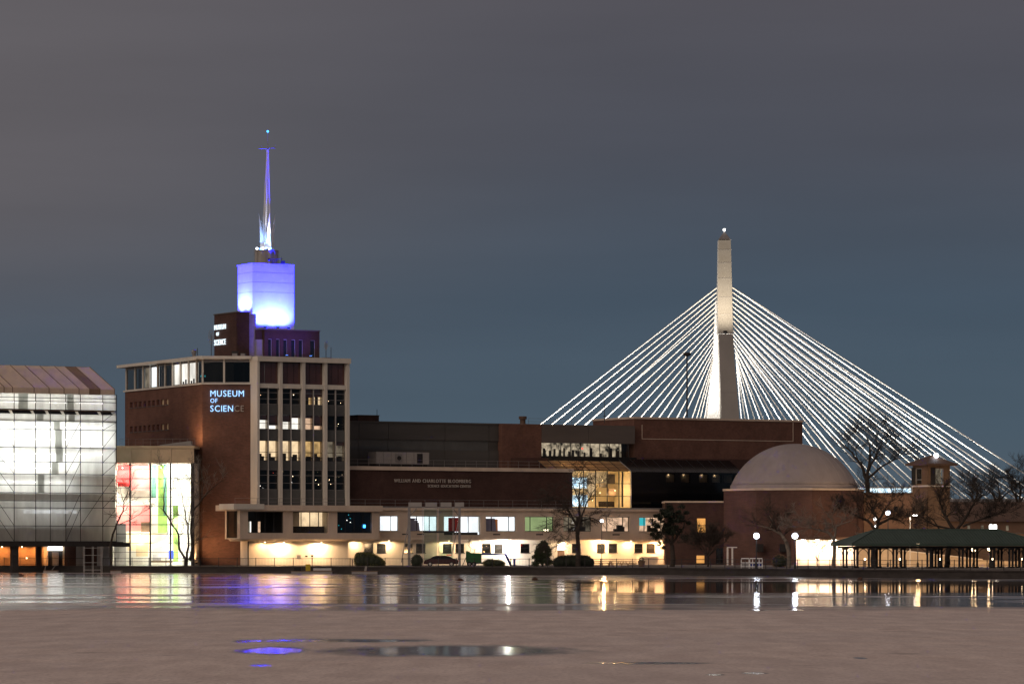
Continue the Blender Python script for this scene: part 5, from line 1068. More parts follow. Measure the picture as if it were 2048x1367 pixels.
MB().prism([(R1.x(1716), DECK), (R1.x(2200), DECK), (R1.x(2200), R1.z(1900, 1124)), (R1.x(1965), R1.z(1900, 1119)), (R1.x(1776), R1.z(1900, 1098)), (R1.x(1716), R1.z(1900, 1096))], 0, .4).build('wall', 'cream_wall', t, R1)
MB().prism([(R1.x(1776), R1.z(1900, 1098)), (R1.x(1965), R1.z(1900, 1119)), (R1.x(1965), R1.z(1900, 1117)), (R1.x(1776), R1.z(1900, 1096))], -.1, .5).build('coping', 'pale_render', t, R1)
R2 = Fr(1700, 524, 3); t = fthing('orange_brick_wall', 'brick garden wall lit orange behind the pavilion', 'wall', R2)
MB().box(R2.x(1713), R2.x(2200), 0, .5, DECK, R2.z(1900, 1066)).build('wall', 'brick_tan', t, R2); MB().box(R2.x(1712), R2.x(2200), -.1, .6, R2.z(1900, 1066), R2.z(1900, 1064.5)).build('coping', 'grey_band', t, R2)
# distant lit station
ST = Fr(1720, 780, 0); t = fthing('distant_station', 'distant building with a bright white lit front beyond the control tower', 'building', ST)
MB().box(ST.x(1700), ST.x(1850), 0, 20, DECK, ST.z(1780, 973.5)).build('body', 'white_concrete', t, ST)
for a, b in ((1712, 1754), (1755.5, 1790), (1791.5, 1822)): MB().box(ST.x(a), ST.x(b), -.1, -.005, ST.z(1780, 986), ST.z(1780, 976)).build('lit_front', 'exhibit_light', t, ST)
MB().box(ST.x(1785), ST.x(1835), -.5, -.2, ST.z(1780, 998), ST.z(1780, 987)).build('lower_front', 'tarp_grey', t, ST)
# ------------------------------------------------------------------ cable-stayed bridge
YBR = 930.; br = thing('cable_stayed_bridge', 'cable-stayed bridge with pale obelisk pylon and bright white cables', 'bridge', tuple(pt(1450, 1100, YBR)[:2])+(DECK,))
bp = lambda u, v, y=YBR: pt(u, v, y)
def loft(sec, name, m):     # sections: (u_left, u_right, v, y_front, y_back)
    mb = MB()
    for s_ in sec:
        a, b, v, y0, y1 = s_; z = bp(0, v, y0).z
        xa_, xb_ = (a-CX)/F*y0, (b-CX)/F*y0; mb.v += [(xa_, y0, z), (xb_, y0, z), (xb_, y1, z), (xa_, y1, z)]
    for i in range(len(sec)-1):
        for j in range(4): k2 = (j+1) % 4; mb.f.append((i*4+j, i*4+k2, i*4+4+k2, i*4+4+j))
    n_ = len(sec)*4; mb.f += [(3,2,1,0), (n_-4, n_-3, n_-2, n_-1)]
    return mb.build(name, m, br)
loft([(1436, 1466, 667, 928, 934), (1435.5, 1464, 575, 928.5, 933.5), (1437, 1461.5, 480, 929, 933)], 'pylon_shaft', 'concrete_tower')
top = bp(1448.5, 480, 931); tip = bp(1448.5, 462, 931); z_ = top.z
mb = MB().add([(bp(1437,480,929).x,929,z_+.01),(bp(1461.5,480,929).x,929,z_+.01),(bp(1461.5,480,933).x,933,z_+.01),(bp(1437,480,933).x,933,z_+.01),tuple(tip)], [(0,1,4),(1,2,4),(2,3,4),(3,0,4),(3,2,1,0)]).build('pylon_cap', 'grey_metal', br)
MB().ball(tuple(tip+Vector((0,0,.3))), .35, 8, 6).build('aviation_lamp', 'bulb_soft', br)
for v in (499, 525, 556, 594, 629): MB().box(bp(1435.3, v, 928).x, bp(1464.2, v, 928).x, 928+(667-v)/187-.05, 928.6+(667-v)/187, bp(0, v, 928).z, bp(0, v, 928).z+.08).build('joint', 'grey_metal', br)
loft([(1440, 1486, 960, 905, 913), (1443, 1478.5, 831, 913, 920), (1439, 1469, 720, 920, 926), (1437, 1466, 667.5, 923, 928)], 'near_leg', 'concrete_tower')
loft([(1400, 1443, 960, 950, 958), (1414, 1444, 831, 945, 952), (1427, 1442, 720, 938, 943), (1432.5, 1440, 600, 931.6, 936)], 'far_leg', 'cable_white')  # cable white instead of concrete: the leg's floodlit brightness is put into its colour
for v in (698, 745, 785): MB().box(bp(1440.5, v, 918).x, bp(1469+ (v-690)*.09, v, 918).x, 915.9+(785-v)*.075, 916+(785-v)*.075+3, bp(0, v, 916).z, bp(0, v, 916).z+.1).build('joint', 'grey_metal', br)
Lx = [(1082,847),(1105,847),(1129,847),(1151.5,847),(1174,847),(1190.5,831),(1216.5,831),(1240,831),(1262,831),(1284,831),(1303,831),(1320.5,831),(1338,831),(1356,831),(1369,831),(1386,831),(1395,831),(1402,831),(1410,831)]
for i, (u, v) in enumerate(Lx):
    vt = 575+9.0*i; ut = 1434-max(0, i-10)*1.1; k = (v-vt)/(u-ut); ve = 1003; ue = u+(ve-v)/k
    MB().tube(bp(ut, vt, 931), bp(ue, ve, 931), .13, n=6).build('cable', 'cable_white', br)
Rp = [((1897,1870),850),((1852,1840),850),((1826,1814),850),((1798,1785),850),((1771,1757),850),((1746,1732),850),((1719,1704),850),((1692,1679),850),((1665.5,1652),850),((1643,1627),850),((1618,1605),850),((1590,1580),832),((1567,1556),832),((1545,1536),832),((1524,1517),832),((1507,1496),832),((1489,1482),832)]
for i, (uu, v) in enumerate(Rp):
    for j, u in enumerate(uu):
        vt = 574+9.3*i; ut = 1463.5+max(0, i-9)*1.3; k = (v-vt)/(u-ut); ve = 1003; ue = u+(ve-v)/k; yb = 931+(-13 if j == 0 else 13)
        a = bp(ut, vt, 930+(-1 if j == 0 else 1)); b = bp(ue, ve, yb)
        MB().tube(a, b, .12, n=6).build('cable', 'cable_white', br)
zdk = bp(0, 1004).z
MB().box(-40, 260, 915, 947, zdk-2.4, zdk-.3).build('deck', 'concrete_tower', br)
for s_ in (915.2, 946.6): MB().box(-40, 260, s_, s_+.3, zdk-.299, zdk+.7).build('parapet', 'grey_metal', br)
for x in (10, 150, 240): MB().box(x, x+3, 920, 942, DECK, zdk-2.41).build('pier', 'concrete_tower', br)
# bridge floodlights
xp = bp(1450, 0).x
def flood(x, y, z, aim, p, c_, cone, label):
    t = thing('bridge_floodlight', label, 'floodlight', (x, y, z), 'bridge floodlights')
    MB().box(x-.5, x+.5, y-.4, y+.4, z-.3, z+.3).build('housing', 'dark_metal', t); MB().tube((x, y, z-.3), (x, y, z-.31-(.4 if z < 30 else .2)), .2).build('bracket', 'dark_metal', t)
    lamp('flood_lamp', 'SPOT', (x, y, z+.5), p, c_, t, aim, .4, cone, .9)
CW = (1, .93, .82); KP = 2.3
FL = 'white floodlight on the bridge deck aimed up at the cables'
for dx, ax, az, p in ((-22, -14, 62, 60e3), (-42, -26, 52, 80e3), (-62, -45, 40, 60e3), (25, 18, 60, 70e3), (50, 38, 50, 110e3), (80, 62, 40, 110e3), (112, 92, 30, 90e3), (145, 122, 26, 80e3), (68, 30, 62, 90e3)):
    flood(xp+dx, 924.5, zdk+.3, (xp+ax, 931, az), p*KP, CW, 95, FL)
for dx, p in ((-14, 26e3), (13, 20e3)):
    flood(xp+dx, 931, zdk+.3, (xp+dx*.3, 934, 60), p, (.3,.5,1) if dx > 0 else (.7,.82,1), 70, 'cool white floodlight close to the pylon %s' % ('left of its legs' if dx < 0 else 'right of its legs'))
lz = bp(0, 668, 923).z
flood(bp(1451, 0, 916).x, 917, lz+.2, (bp(1450, 0).x, 929, lz+16), 26e3, (1,.83,.6), 110, 'warm floodlight on the ledge where the pylon legs join')
# ------------------------------------------------------------------ trees
def twigs(mb, p, d, ln, r, lev, rng, droop, cnt):
    if lev == 0 or cnt[0] > 5200: return
    cnt[0] += 1
    n = 3; pts = [p]; q = p.copy(); dd = d.copy()
    for i in range(n):
        dd = (dd+Vector((rng.uniform(-.3,.3), rng.uniform(-.3,.3), rng.uniform(-.2,.25)-droop))).normalized(); q = q+dd*(ln/n); pts.append(q.copy())
    rs = [r, r*.85, r*.7, r*.5]
    mb.path(pts, rs, 3 if lev < 3 else 4)
    for i in range(1, 4):
        k = rng.choice((1, 2)) if i < 3 else 2
        for _ in range(k):
            nd = (dd+Vector((rng.uniform(-.9,.9), rng.uniform(-.9,.9), rng.uniform(-.5,.7)-droop))).normalized()
            twigs(mb, pts[i], nd, ln*rng.uniform(.55,.8), max(.017, rs[i]*.6), lev-1, rng, droop, cnt)
def bare_tree(label, Y, limbs, seed, bark='bark', lev=4, ln=1.6, droop=0., dens=1., group=None, tw=None):
    """limbs: polylines [(u, v, radius, depth offset)] measured in the photo at the tree's distance; twigs grow from them."""
    rng = random.Random(seed); u, v = limbs[0][0][:2]
    b0 = pt(u, v, Y); t = thing('bare_tree', label, 'tree', (b0.x, Y, DECK), group)
    tr = MB(); cr_ = MB(); cnt = [0]
    for li, l_ in enumerate(limbs):
        pts = []
        for q in l_:
            p = pt(q[0], q[1], Y); p.y += q[3] if len(q) > 3 else rng.uniform(-.4,.4)*(1 if li else 0); pts.append(p)
        if li == 0: pts[0].z = DECK-.1
        rs = [q[2] for q in l_]
        # smooth subdivision with a little wobble
        sp_, sr = [], []
        for a, b, ra, rb in zip(pts, pts[1:], rs, rs[1:]):
            for k in range(3):
                f = k/3; w_ = (b-a).length*.05
                sp_.append(a.lerp(b, f)+(Vector((rng.uniform(-w_,w_), rng.uniform(-w_,w_), 0)) if k else Vector())); sr.append(ra+(rb-ra)*f)
        sp_.append(pts[-1]); sr.append(rs[-1])
        tr.path(sp_, sr, 8)
        if li == 0 and len(limbs) > 1: continue
        for i in range(2, len(sp_)):
            if rng.random() > dens: continue
            d = (sp_[i]-sp_[i-1]).normalized()
            for _ in range(2 if i == len(sp_)-1 else 1):
                nd = (d*.6+Vector((rng.uniform(-1,1), rng.uniform(-1,1), rng.uniform(-.2,.8)))).normalized()
                twigs(cr_, sp_[i], nd, ln*rng.uniform(.7,1.2), max(.02, sr[i]*.5), lev, rng, droop, cnt)
    tr.build('trunk', bark, t, smooth=True); cr_.build('crown', tw or bark, t)
    return t
bare_tree('slender forked bare tree with pale right limb in front of the glass lobby', 513, [
    [(372,1131,.3),(372,1118,.27)], [(372,1118,.17),(358,1098,.15),(357,1068,.13),(340,1040,.11),(326,1020,.09),(328,985,.06),(331,960,.04),(324,942,.025)],
    [(374,1118,.17),(377,1080,.13),(377,1052,.11),(371,1035,.08),(366,1005,.055),(361,970,.035)], [(377,1052,.09),(380,1025,.07),(384,1000,.05),(383,975,.03)],
    [(378,1120,.2),(386,1092,.17),(382,1062,.15),(386,1022,.12),(402,1000,.09),(425,976,.06),(448,958,.03)], [(402,1000,.06),(408,965,.04),(400,935,.025)]], 3, 'bark', 3, 1.5, 0, .75, tw='bark_pale')
bare_tree('bare tree half hidden by the grey cabin before the red lobby wall', 519, [
    [(222,1131,.2),(226,1066,.14)], [(226,1066,.14),(240,1035,.11),(247,1018,.09),(247,1002,.07),(256,985,.05),(262,962,.035),(268,944,.02)], [(240,1048,.07),(262,1038,.05),(286,1024,.025)], [(247,1002,.05),(242,985,.03),(238,965,.02)]], 9, 'bark', 3, 1.3, 0, .7)
bare_tree('tall bare tree with twin trunks before the lit windows', 496, [
    [(1156,1133,.34),(1156,1085,.27),(1155,1068,.25)], [(1155,1070,.2),(1152,1050,.16),(1143,1030,.12),(1132,1012,.08),(1118,1000,.05)], [(1156,1068,.2),(1160,1030,.16),(1158,990,.1),(1162,955,.05)],
    [(1160,1045,.14),(1170,1015,.1),(1184,985,.06),(1196,970,.03)], [(1152,1050,.1),(1138,1048,.07),(1120,1055,.04),(1110,1066,.025)], [(1163,1040,.1),(1185,1035,.07),(1205,1045,.04),(1214,1060,.025)], [(1158,1000,.1),(1148,975,.06),(1140,955,.03)]], 21, 'bark', 4, 1.7, .07, .9)
bare_tree('bare tree arching left over the first globe lamp by the brick drum', 470, [
    [(1576,1134,.3),(1577,1100,.26),(1572,1082,.24)], [(1572,1082,.22),(1563,1068,.18),(1550,1061,.14),(1535,1054,.09),(1515,1050,.05)], [(1553,1062,.12),(1558,1050,.08),(1570,1040,.05)], [(1540,1056,.08),(1545,1042,.05),(1538,1030,.03)]], 5, 'bark_pale', 3, 1.5, 0, 1., tw='bark')
bare_tree('bare tree arching left over the second globe lamp beside the pavilion', 462, [
    [(1667,1136,.26),(1669,1095,.22),(1666,1072,.2)], [(1666,1074,.17),(1657,1064,.14),(1640,1060,.1),(1622,1055,.07),(1600,1052,.045),(1578,1054,.025)], [(1668,1075,.14),(1672,1052,.1),(1690,1045,.06),(1704,1040,.03)], [(1622,1055,.05),(1612,1040,.03),(1598,1035,.02)], [(1640,1060,.06),(1630,1070,.03),(1626,1078,.02)], [(1668,1062,.09),(1664,1040,.05),(1655,1028,.03)]], 6, 'bark_pale', 3, 1.4, .04, 1., tw='bark_pale')
bare_tree('wide bare tree behind the left half of the green pavilion roof', 478, [
    [(1748,1134,.36),(1749,1085,.32),(1752,1060,.3)], [(1752,1060,.22),(1735,1040,.16),(1712,1030,.1),(1695,1022,.05)], [(1752,1060,.22),(1757,1040,.17),(1745,1018,.1),(1735,1000,.05)], [(1757,1048,.18),(1780,1036,.13),(1800,1040,.08),(1812,1050,.04)], [(1757,1040,.14),(1772,1015,.09),(1785,1000,.05)]], 7, 'bark', 4, 1.8, 0, .95)
bare_tree('wide bare tree leaning right behind the middle of the green pavilion roof', 466, [
    [(1893,1136,.36),(1897,1100,.32),(1910,1062,.28)], [(1910,1062,.24),(1895,1040,.18),(1885,1018,.12),(1878,1000,.06)], [(1910,1062,.2),(1925,1045,.16),(1940,1020,.1),(1950,1005,.05)], [(1925,1052,.14),(1950,1042,.1),(1985,1030,.06),(2010,1022,.03)], [(1905,1058,.14),(1870,1050,.1),(1845,1035,.06),(1830,1024,.03)], [(1880,1060,.1),(1868,1040,.07),(1850,1028,.04)]], 8, 'bark', 4, 1.8, 0, .95)
bare_tree('tall dark bare tree beyond the dome against the white cables', 640, [
    [(1735,1120,.5),(1736,985,.4),(1734,960,.36)], [(1734,960,.3),(1722,930,.22),(1705,905,.14),(1690,890,.06)], [(1734,960,.3),(1740,915,.2),(1738,885,.1),(1730,870,.05)], [(1736,955,.24),(1760,935,.17),(1785,920,.1),(1800,915,.05)], [(1738,940,.2),(1755,905,.13),(1765,885,.06)]], 11, 'bark', 4, 2.6, 0, 1.)
for k, (u, v, lb) in enumerate(((1950, 985, 'hazy bare tree behind the right side of the control tower'), (1995, 975, 'taller hazy bare tree among the cables right of the control tower'), (2038, 970, 'hazy bare tree at the foot of the last cables'))):
    bare_tree(lb, 640, [[(u,1110,.35),(u,1010,.3)], [(u,1010,.25),(u-8,990,.18),(u-20,v-2,.06)], [(u,1010,.25),(u+4,985,.16),(u,v-14,.05)], [(u,1005,.2),(u+14,990,.12),(u+26,v+4,.05)]], 40+k, 'bark', 4, 2.0, 0, .9)
bare_tree('small bare shrub before the bright porch wall', 500, [[(1634,1133,.09),(1635,1120,.08)], [(1635,1120,.06),(1625,1102,.04),(1622,1088,.02)], [(1635,1120,.06),(1640,1100,.04),(1650,1086,.02)], [(1634,1118,.05),(1633,1100,.03),(1637,1086,.02)]], 12, 'wood', 3, .7, 0, .8)
bare_tree('round twiggy grey bush before the brick link building', 488, [[(1416,1135,.16),(1416,1112,.14)]]+[[(1416,1112,.08),(1416+dx*.5,1092,.05),(1416+dx,1070+abs(dx)*.45,.02)] for dx in (-38,-24,-10,6,20,34,44)], 13, 'bark', 4, 1.1, 0, 1.)
bare_tree('thin bare sapling against the wall behind the green lift', 531, [[(935,1130,.06),(934,1112,.05)], [(934,1112,.04),(941,1100,.03),(940,1090,.02)], [(934,1112,.04),(950,1104,.03),(946,1090,.02)]], 14, 'wood', 2, .9, 0, .6)
def foliage(mb, c, r, n, sz, rng, sq=(1,1,1), shell=.55):
    for _ in range(n):
        d = Vector((rng.gauss(0,1), rng.gauss(0,1), rng.gauss(0,1))).normalized(); f = shell+(1-shell)*rng.random()**.6
        p = Vector(c)+Vector((d.x*r*sq[0], d.y*r*sq[1], d.z*r*sq[2]))*f
        a = Vector((rng.uniform(-1,1), rng.uniform(-1,1), rng.uniform(-1,1))).normalized(); b = a.orthogonal().normalized(); s_ = sz*rng.uniform(.6,1.4)
        mb.quad(p-a*s_-b*s_*.5, p+a*s_-b*s_*.5, p+a*s_*.7+b*s_*.5, p-a*s_*.7+b*s_*.5)
def shrub(name, label, u, vb, Y, parts_, m, sz=.12, n=900, group=None, cat='hedge'):
    rng = random.Random(u); b = pt(u, vb, Y); t = thing(name, label, cat, (b.x, Y, DECK), group); mb = MB(); core = MB()
    for (du, dv, rx, rz) in parts_:
        c = pt(u+du, vb+dv, Y); c.z = DECK+rz*.72; foliage(mb, c, 1, n, sz, rng, (rx, rx*.8, rz), .8); core.ball(c, .86, 12, 8) if False else None
        prof = [(max(1e-3, rx*.85*math.sin(math.pi*j/8)), c.z-rz*.85*math.cos(math.pi*j/8)) for j in range(9)]; core.lathe(prof, c.x, c.y, 12)
    mb.build('foliage', m, t); core.build('inner_growth', 'leaf_dark', t); return t
shrub('topiary_bush', 'clipped rounded yellow-green bush sloping down to the right', 735, 1130, 516, [(-16,-16,.8,1.15),(-8,-16,.95,1.15),(1,-15,1.05,1.12),(10,-13,1.05,1.0),(18,-10,1.0,.8),(25,-7,.8,.55)], 'leaf_olive', .07, 900, cat='bush')
shrub('round_bush', 'small dark round bush left of the parked car', 834, 1131, 512, [(0,-12,.85,.95)], 'leaf_dark', .07, 700, cat='bush')
shrub('clipped_hedge', 'long low dark hedge under the twin-trunk tree', 1146, 1133, 498, [(-29,-9,.8,.75),(-20,-9,1.1,.9),(-8,-11,1.2,.95),(4,-11,1.2,.98),(15,-11,1.2,.95),(24,-9,1.1,.9),(31,-9,.8,.7)], 'leaf_dark', .07, 800)
shrub('round_bush', 'pale brown domed bush at the foot of the brick drum', 1560, 1134, 492, [(0,-10,1.2,1.0)], 'wood', .07, 700, cat='bush')
shrub('low_bush', 'low grey mound of shrubs right of the green lift', 988, 1132, 505, [(-8,-4,1.0,.6),(8,-4,1.0,.55)], 'leaf_olive', .07, 600, cat='bush')
rng = random.Random(5); b = pt(1085, 1131, 503); t = thing('conifer_bush', 'dense dark conifer bush with ragged pale edges before the white wall', 'conifer', (b.x, 503, DECK)); mb = MB()
for k in range(46):
    f = k/46; a = rng.uniform(0, 6.28); rr = 1.35*(1-.45*f)*rng.uniform(.45,1); c = Vector((b.x+rr*math.cos(a), 503+rr*math.sin(a), DECK+.3+3.1*f*rng.uniform(.85,1))); foliage(mb, c, .42, 130, .09, rng, (1,1,.8), .4)
mb.build('crown', 'leaf', t); MB().tube((b.x, 503, DECK), (b.x, 503, DECK+2.6), .16, .05, 8).build('trunk', 'bark', t)
rng = random.Random(15); t = bare_tree('dark broad-leaved evergreen tree before the right end of the white wing', 492, [[(1344,1134,.34),(1344,1090,.28)], [(1344,1092,.2),(1332,1070,.13),(1318,1062,.08),(1308,1072,.04)], [(1344,1092,.2),(1346,1060,.14),(1340,1030,.08)], [(1345,1085,.16),(1362,1062,.1),(1372,1040,.05)], [(1340,1080,.1),(1322,1088,.06),(1312,1092,.03)]], 17, 'bark', 2, 1.0, .02, .8)
t.name = 'evergreen_tree'; ROOT[t.name] = tuple(t.location); mb = MB()
for k in range(70):
    u, v = rng.gauss(1342, 19), rng.gauss(1046, 19)
    if not (1303 < u < 1384 and 1008 < v < 1094): continue
    if v > 1072 and abs(u-1340) > 36: continue
    c = pt(u, v, 492); c.y += rng.uniform(-1.6,1.6); foliage(mb, c, rng.uniform(.3,.65), 90, .1, rng, (1,1,.7), .2)
for u, v in ((1308,1060),(1312,1075),(1318,1086),(1305,1068),(1326,1094),(1315,1052)): foliage(mb, pt(u, v, 492), .4, 90, .1, rng, (1,1,.8), .2)
mb.build('leaves', 'leaf_dark', t)
# ------------------------------------------------------------------ quay railings
def fence(name, label, u0, u1, pickets, sp_, m, back=.35):
    a = wharf_at(u0); t = thing(name, label, 'railing', a)
    pts = [a]+[Vector((x, y, DECK)) for (u, _), (x, y) in zip(WP, WX[1:-1]) if u0 < u < u1]+[wharf_at(u1)]
    rails = MB(); pk = MB(); src = None
    for p, q in zip(pts, pts[1:]):
        p = p+Vector((0, back, .04)); q = q+Vector((0, back, .04)); n = max(1, round((q-p).length/sp_))
        for z in (1.05, .12) if pickets else (1.05, .58, .12): rails.tube(p+Vector((0,0,z)), q+Vector((0,0,z)), .028, n=5)
        for i in range(n):
            c = p.lerp(q, i/n)
            if src is None: src = MB().tube(c, c+Vector((0,0,1.15)), .05, n=6).build('post', m, t); s0 = c
            else: inst(src, t, c-s0)
        if pickets:
            k = int((q-p).length/.22)
            for i in range(k): c = p.lerp(q, i/k); pk.tube(c+Vector((0,0,.12)), c+Vector((0,0,1.05)), .009, n=3, caps=False)
    rails.build('rails', m, t)
    if pickets: o = pk.build('pickets', m, t); o['kind'] = 'stuff'
fence('quay_railing', 'dark picket railing on the quay before the lobby and white wing', 205, 1330, True, 2.8, 'dark_metal')
fence('quay_railing', 'dark pipe railing on the quay before the brick drum and pavilion', 1335, 2110, False, 2.4, 'dark_metal')
fence('quay_railing', 'dark railing on the quay below the scaffolded building', -60, 165, True, 2.6, 'dark_metal', 2.5)
# ------------------------------------------------------------------ lamps
def globe_lamp(u, v, vb, label, Y, col='globe', r=.36, p=60, tint=(.85,.9,1)):
    c = pt(u, v, Y); t = thing('globe_lamp', label, 'street lamp', (c.x, Y, DECK), 'globe lamps')
    MB().lathe([(.16, DECK), (.14, DECK+.5), (.06, DECK+.7), (.05, c.z-r-.1), (.14, c.z-r-.02), (.14, c.z-r+.04)], c.x, Y, 10).build('pole', 'dark_metal', t)
    MB().ball((c.x, Y, c.z), r, 16, 10).build('lamp_globe', col, t, smooth=True)
    lamp('globe_light', 'POINT', (c.x, Y-.5, c.z-.1), p, tint, t, size=.3)
globe_lamp(1513, 1071, 1137, 'white globe lamp post in front of the brick drum', 458, p=130)
globe_lamp(1590, 1071, 1138, 'white globe lamp post beside the bright porch', 453, p=200)
globe_lamp(1776, 1025, 1130, 'tall white globe lamp behind the green pavilion roof', 500, 'globe', .33, 160)
for u, v, lb in ((1835.5, 1087, 'warm globe lamp under the pavilion roof before the sloping cream wall'), (1947, 1099, 'warm globe lamp between the pavilion posts by the leaning trunk'), (1979, 1097, 'brighter warm globe lamp between the pavilion posts')):
    globe_lamp(u, v, 1130, lb, 490, 'bulb_warm', .28, 260, (1,.62,.3))
for u, lb in ((1982, 'pair lamp left globe above the pavilion roof'), (1990, 'pair lamp right globe above the pavilion roof')):
    c = pt(u, 1054, 516); t = thing('wall_lantern', 'white lantern above the green roof, of the pair the one '+('nearer' if u < 1985 else 'farther from')+' the control tower', 'lantern', (c.x, 516, DECK))
    MB().tube((c.x, 516, DECK), (c.x, 516, c.z-.4), .05).build('pole', 'dark_metal', t); MB().lathe([(.15, c.z-.45), (.26, c.z-.2), (.26, c.z+.3), (.1, c.z+.45)], c.x, 516, 8).build('glass', 'bulb_soft', t)
    lamp('lantern_light', 'POINT', (c.x, 514.5, c.z), 220, (1,.8,.6), t, size=.3)
c = pt(1820, 1031, 505); t = thing('arm_street_lamp', 'pale street lamp with short arm behind the pavilion', 'street lamp', (c.x, 505, DECK))
MB().tube((c.x, 505, DECK), (c.x, 505, c.z), .09, .07, 8).tube((c.x, 505, c.z-.02), (c.x+.6, 505, c.z+.05), .05).build('pole', 'light_metal', t); MB().box(c.x+.4, c.x+.95, 504.8, 505.2, c.z, c.z+.16).build('lamp_head', 'bulb_white', t)
lamp('street_light', 'POINT', (c.x+.7, 504.8, c.z-.35), 260, (1,.85,.65), t, size=.2)
for u, v, p in ((1750, 1040, 900), (1752, 1056, 500)):
    c = pt(u, v, 528); t = thing('flood_lantern', ('upper' if v < 1050 else 'lower')+' bright lantern behind the wide bare tree left of the control tower', 'lantern', (c.x, 528, DECK))
    MB().tube((c.x, 528, DECK), (c.x, 528, c.z), .06).build('pole', 'grey_metal', t); MB().ball((c.x, 528, c.z+.2), .25, 10, 7).build('lamp_globe', 'bulb_soft', t)
    lamp('lantern_light', 'SPOT', (c.x, 528.6, c.z+.6), p*4, (1,.66,.38), t, (c.x+3, 560, c.z-2), .25, 80, .6)
c = pt(1203.5, 1041, 520); t = thing('blue_white_lamp', 'small blue-white globe lamp at the corner of a peach lit window', 'lamp', (c.x, 520, DECK))
MB().tube((c.x, 520, DECK), (c.x, 520, c.z-.2), .04).build('pole', 'dark_metal', t); MB().ball((c.x, 520, c.z), .22, 10, 7).build('lamp_globe', 'globe', t)
# low warm lamps washing the plaza behind the pavilion
for u, Y, p in ((1730, 500, 520), (1800, 498, 480), (1880, 500, 420), (1985, 502, 460), (2045, 502, 420)):
    c = pt(u, 1120, Y); t = thing('plaza_bollard_lamp', 'low warm bollard lamp behind the pavilion posts', 'bollard lamp', (c.x, Y, DECK), 'plaza bollard lamps')
    MB().lathe([(.1, DECK), (.1, DECK+.9)], c.x, Y, 8).build('post', 'dark_metal', t); MB().lathe([(.12, DECK+.9), (.12, DECK+1.1), (.02, DECK+1.15)], c.x, Y, 8).build('lens', 'bulb_warm', t)
    lamp('bollard_light', 'SPOT', (c.x, Y+.6, DECK+1.6), p*1.3, (1,.56,.24), t, (c.x, Y+6, DECK+1.6), .3, 160, .4)
# ------------------------------------------------------------------ steel frame exhibit
Yx = 514; X = lambda u: (u-CX)/F*Yx; Z = lambda v: HC+(HZ-v)/F*Yx
t = thing('steel_frame_exhibit', 'tall grey steel frame with hanging glass panels before the white wing', 'exhibit frame', (X(870), Yx, DECK))
for a, b in ((815.5, 821), (916.5, 921.5)): MB().box(X(a), X(b), Yx-.2, Yx+.2, DECK, Z(1012.5)).build('post', 'grey_metal', t)
MB().box(X(814), X(928), Yx-.15, Yx+.15, Z(1014.5), Z(1012.6)).build('beam', 'grey_metal', t)
for a, b in ((817, 843.5), (851, 874), (881, 903), (910, 928)): MB().box(X(a), X(b), Yx-.25, Yx+.25, Z(1012.4), Z(1004)).build('top_box', 'tarp_grey', t)
for a, b, c_, d_ in ((821, 1029, 833, 1016), (916, 1029, 906, 1016), (817, 1045, 803, 1124), (916.5, 1045, 903, 1112)): MB().tube((X(a), Yx, Z(b)), (X(c_), Yx-.6*(d_ > 1050), max(DECK, Z(d_))), .07, n=6).build('brace', 'grey_metal', t)
for u in (845, 848, 873.5, 877.5, 905, 907.5): MB().tube((X(u), Yx-.3, DECK+.1), (X(u), Yx-.3, Z(1014)), .035, n=5).build('hanger', 'light_metal', t)
MB().box(X(848), X(873.5), Yx-.34, Yx-.32, Z(1122), Z(1017)).build('glass_panel', 'exhibit_glass', t); MB().box(X(878), X(905), Yx-.34, Yx-.32, Z(1122), Z(1017)).build('glass_panel', 'exhibit_glass', t)
MB().box(X(846), X(908), Yx-.45, Yx-.1, Z(1064.5), Z(1061)).build('platform', 'dark_metal', t); MB().box(X(848), X(873), Yx-.36, Yx-.3, Z(1017), Z(1016)).build('glass_clamp', 'white_paint', t)
# ------------------------------------------------------------------ parked car
Yc_ = 509; X = lambda u: (u-CX)/F*Yc_; x0, x1 = X(848), X(917); ln = x1-x0
t = thing('parked_car', 'dark red car parked behind the quay railing under the steel frame', 'car', (X(882), Yc_, DECK))
prof = [(0,.32),(.0,.62),(.03,.85),(.14,.98),(.27,1.32),(.36,1.46),(.6,1.47),(.75,1.3),(.86,1.02),(.98,.88),(1,.6),(1,.32)]
mb = MB(); n = len(prof)
for y_, s_ in ((-.85,.0),(-.78,.05),(.78,.05),(.85,0)):
    mb.v += [(x0+ln*a, Yc_+y_*(1 if b < 1 else .86), DECK+b+(.0 if s_ == 0 else .02)) for a, b in prof]
for k in range(3):
    for i in range(n): j = (i+1) % n; mb.f.append((k*n+i, k*n+j, (k+1)*n+j, (k+1)*n+i))
mb.f += [tuple(range(n)), tuple(range(4*n-1, 3*n-1, -1))]; mb.build('body', 'car_paint', t)
MB().prism([(x0+ln*a, DECK+b) for a, b in ((.18,1.0),(.28,1.3),(.36,1.41),(.47,1.42),(.47,1.0))], Yc_-.87, Yc_-.76).prism([(x0+ln*a, DECK+b) for a, b in ((.49,1.0),(.49,1.42),(.6,1.42),(.74,1.26),(.82,1.02))], Yc_-.87, Yc_-.76).build('side_window', 'dark_glass', t)
for f in (.18, .8):
    for s_ in (-1, 1):
        w = MB().tube((x0+ln*f, Yc_+s_*.88, DECK+.32), (x0+ln*f, Yc_+s_*.66, DECK+.32), .32, n=16).build('wheel', 'black_rubber', t); MB().tube((x0+ln*f, Yc_+s_*.9, DECK+.32), (x0+ln*f, Yc_+s_*.881, DECK+.32), .18, n=10).build('rim', 'light_metal', w)
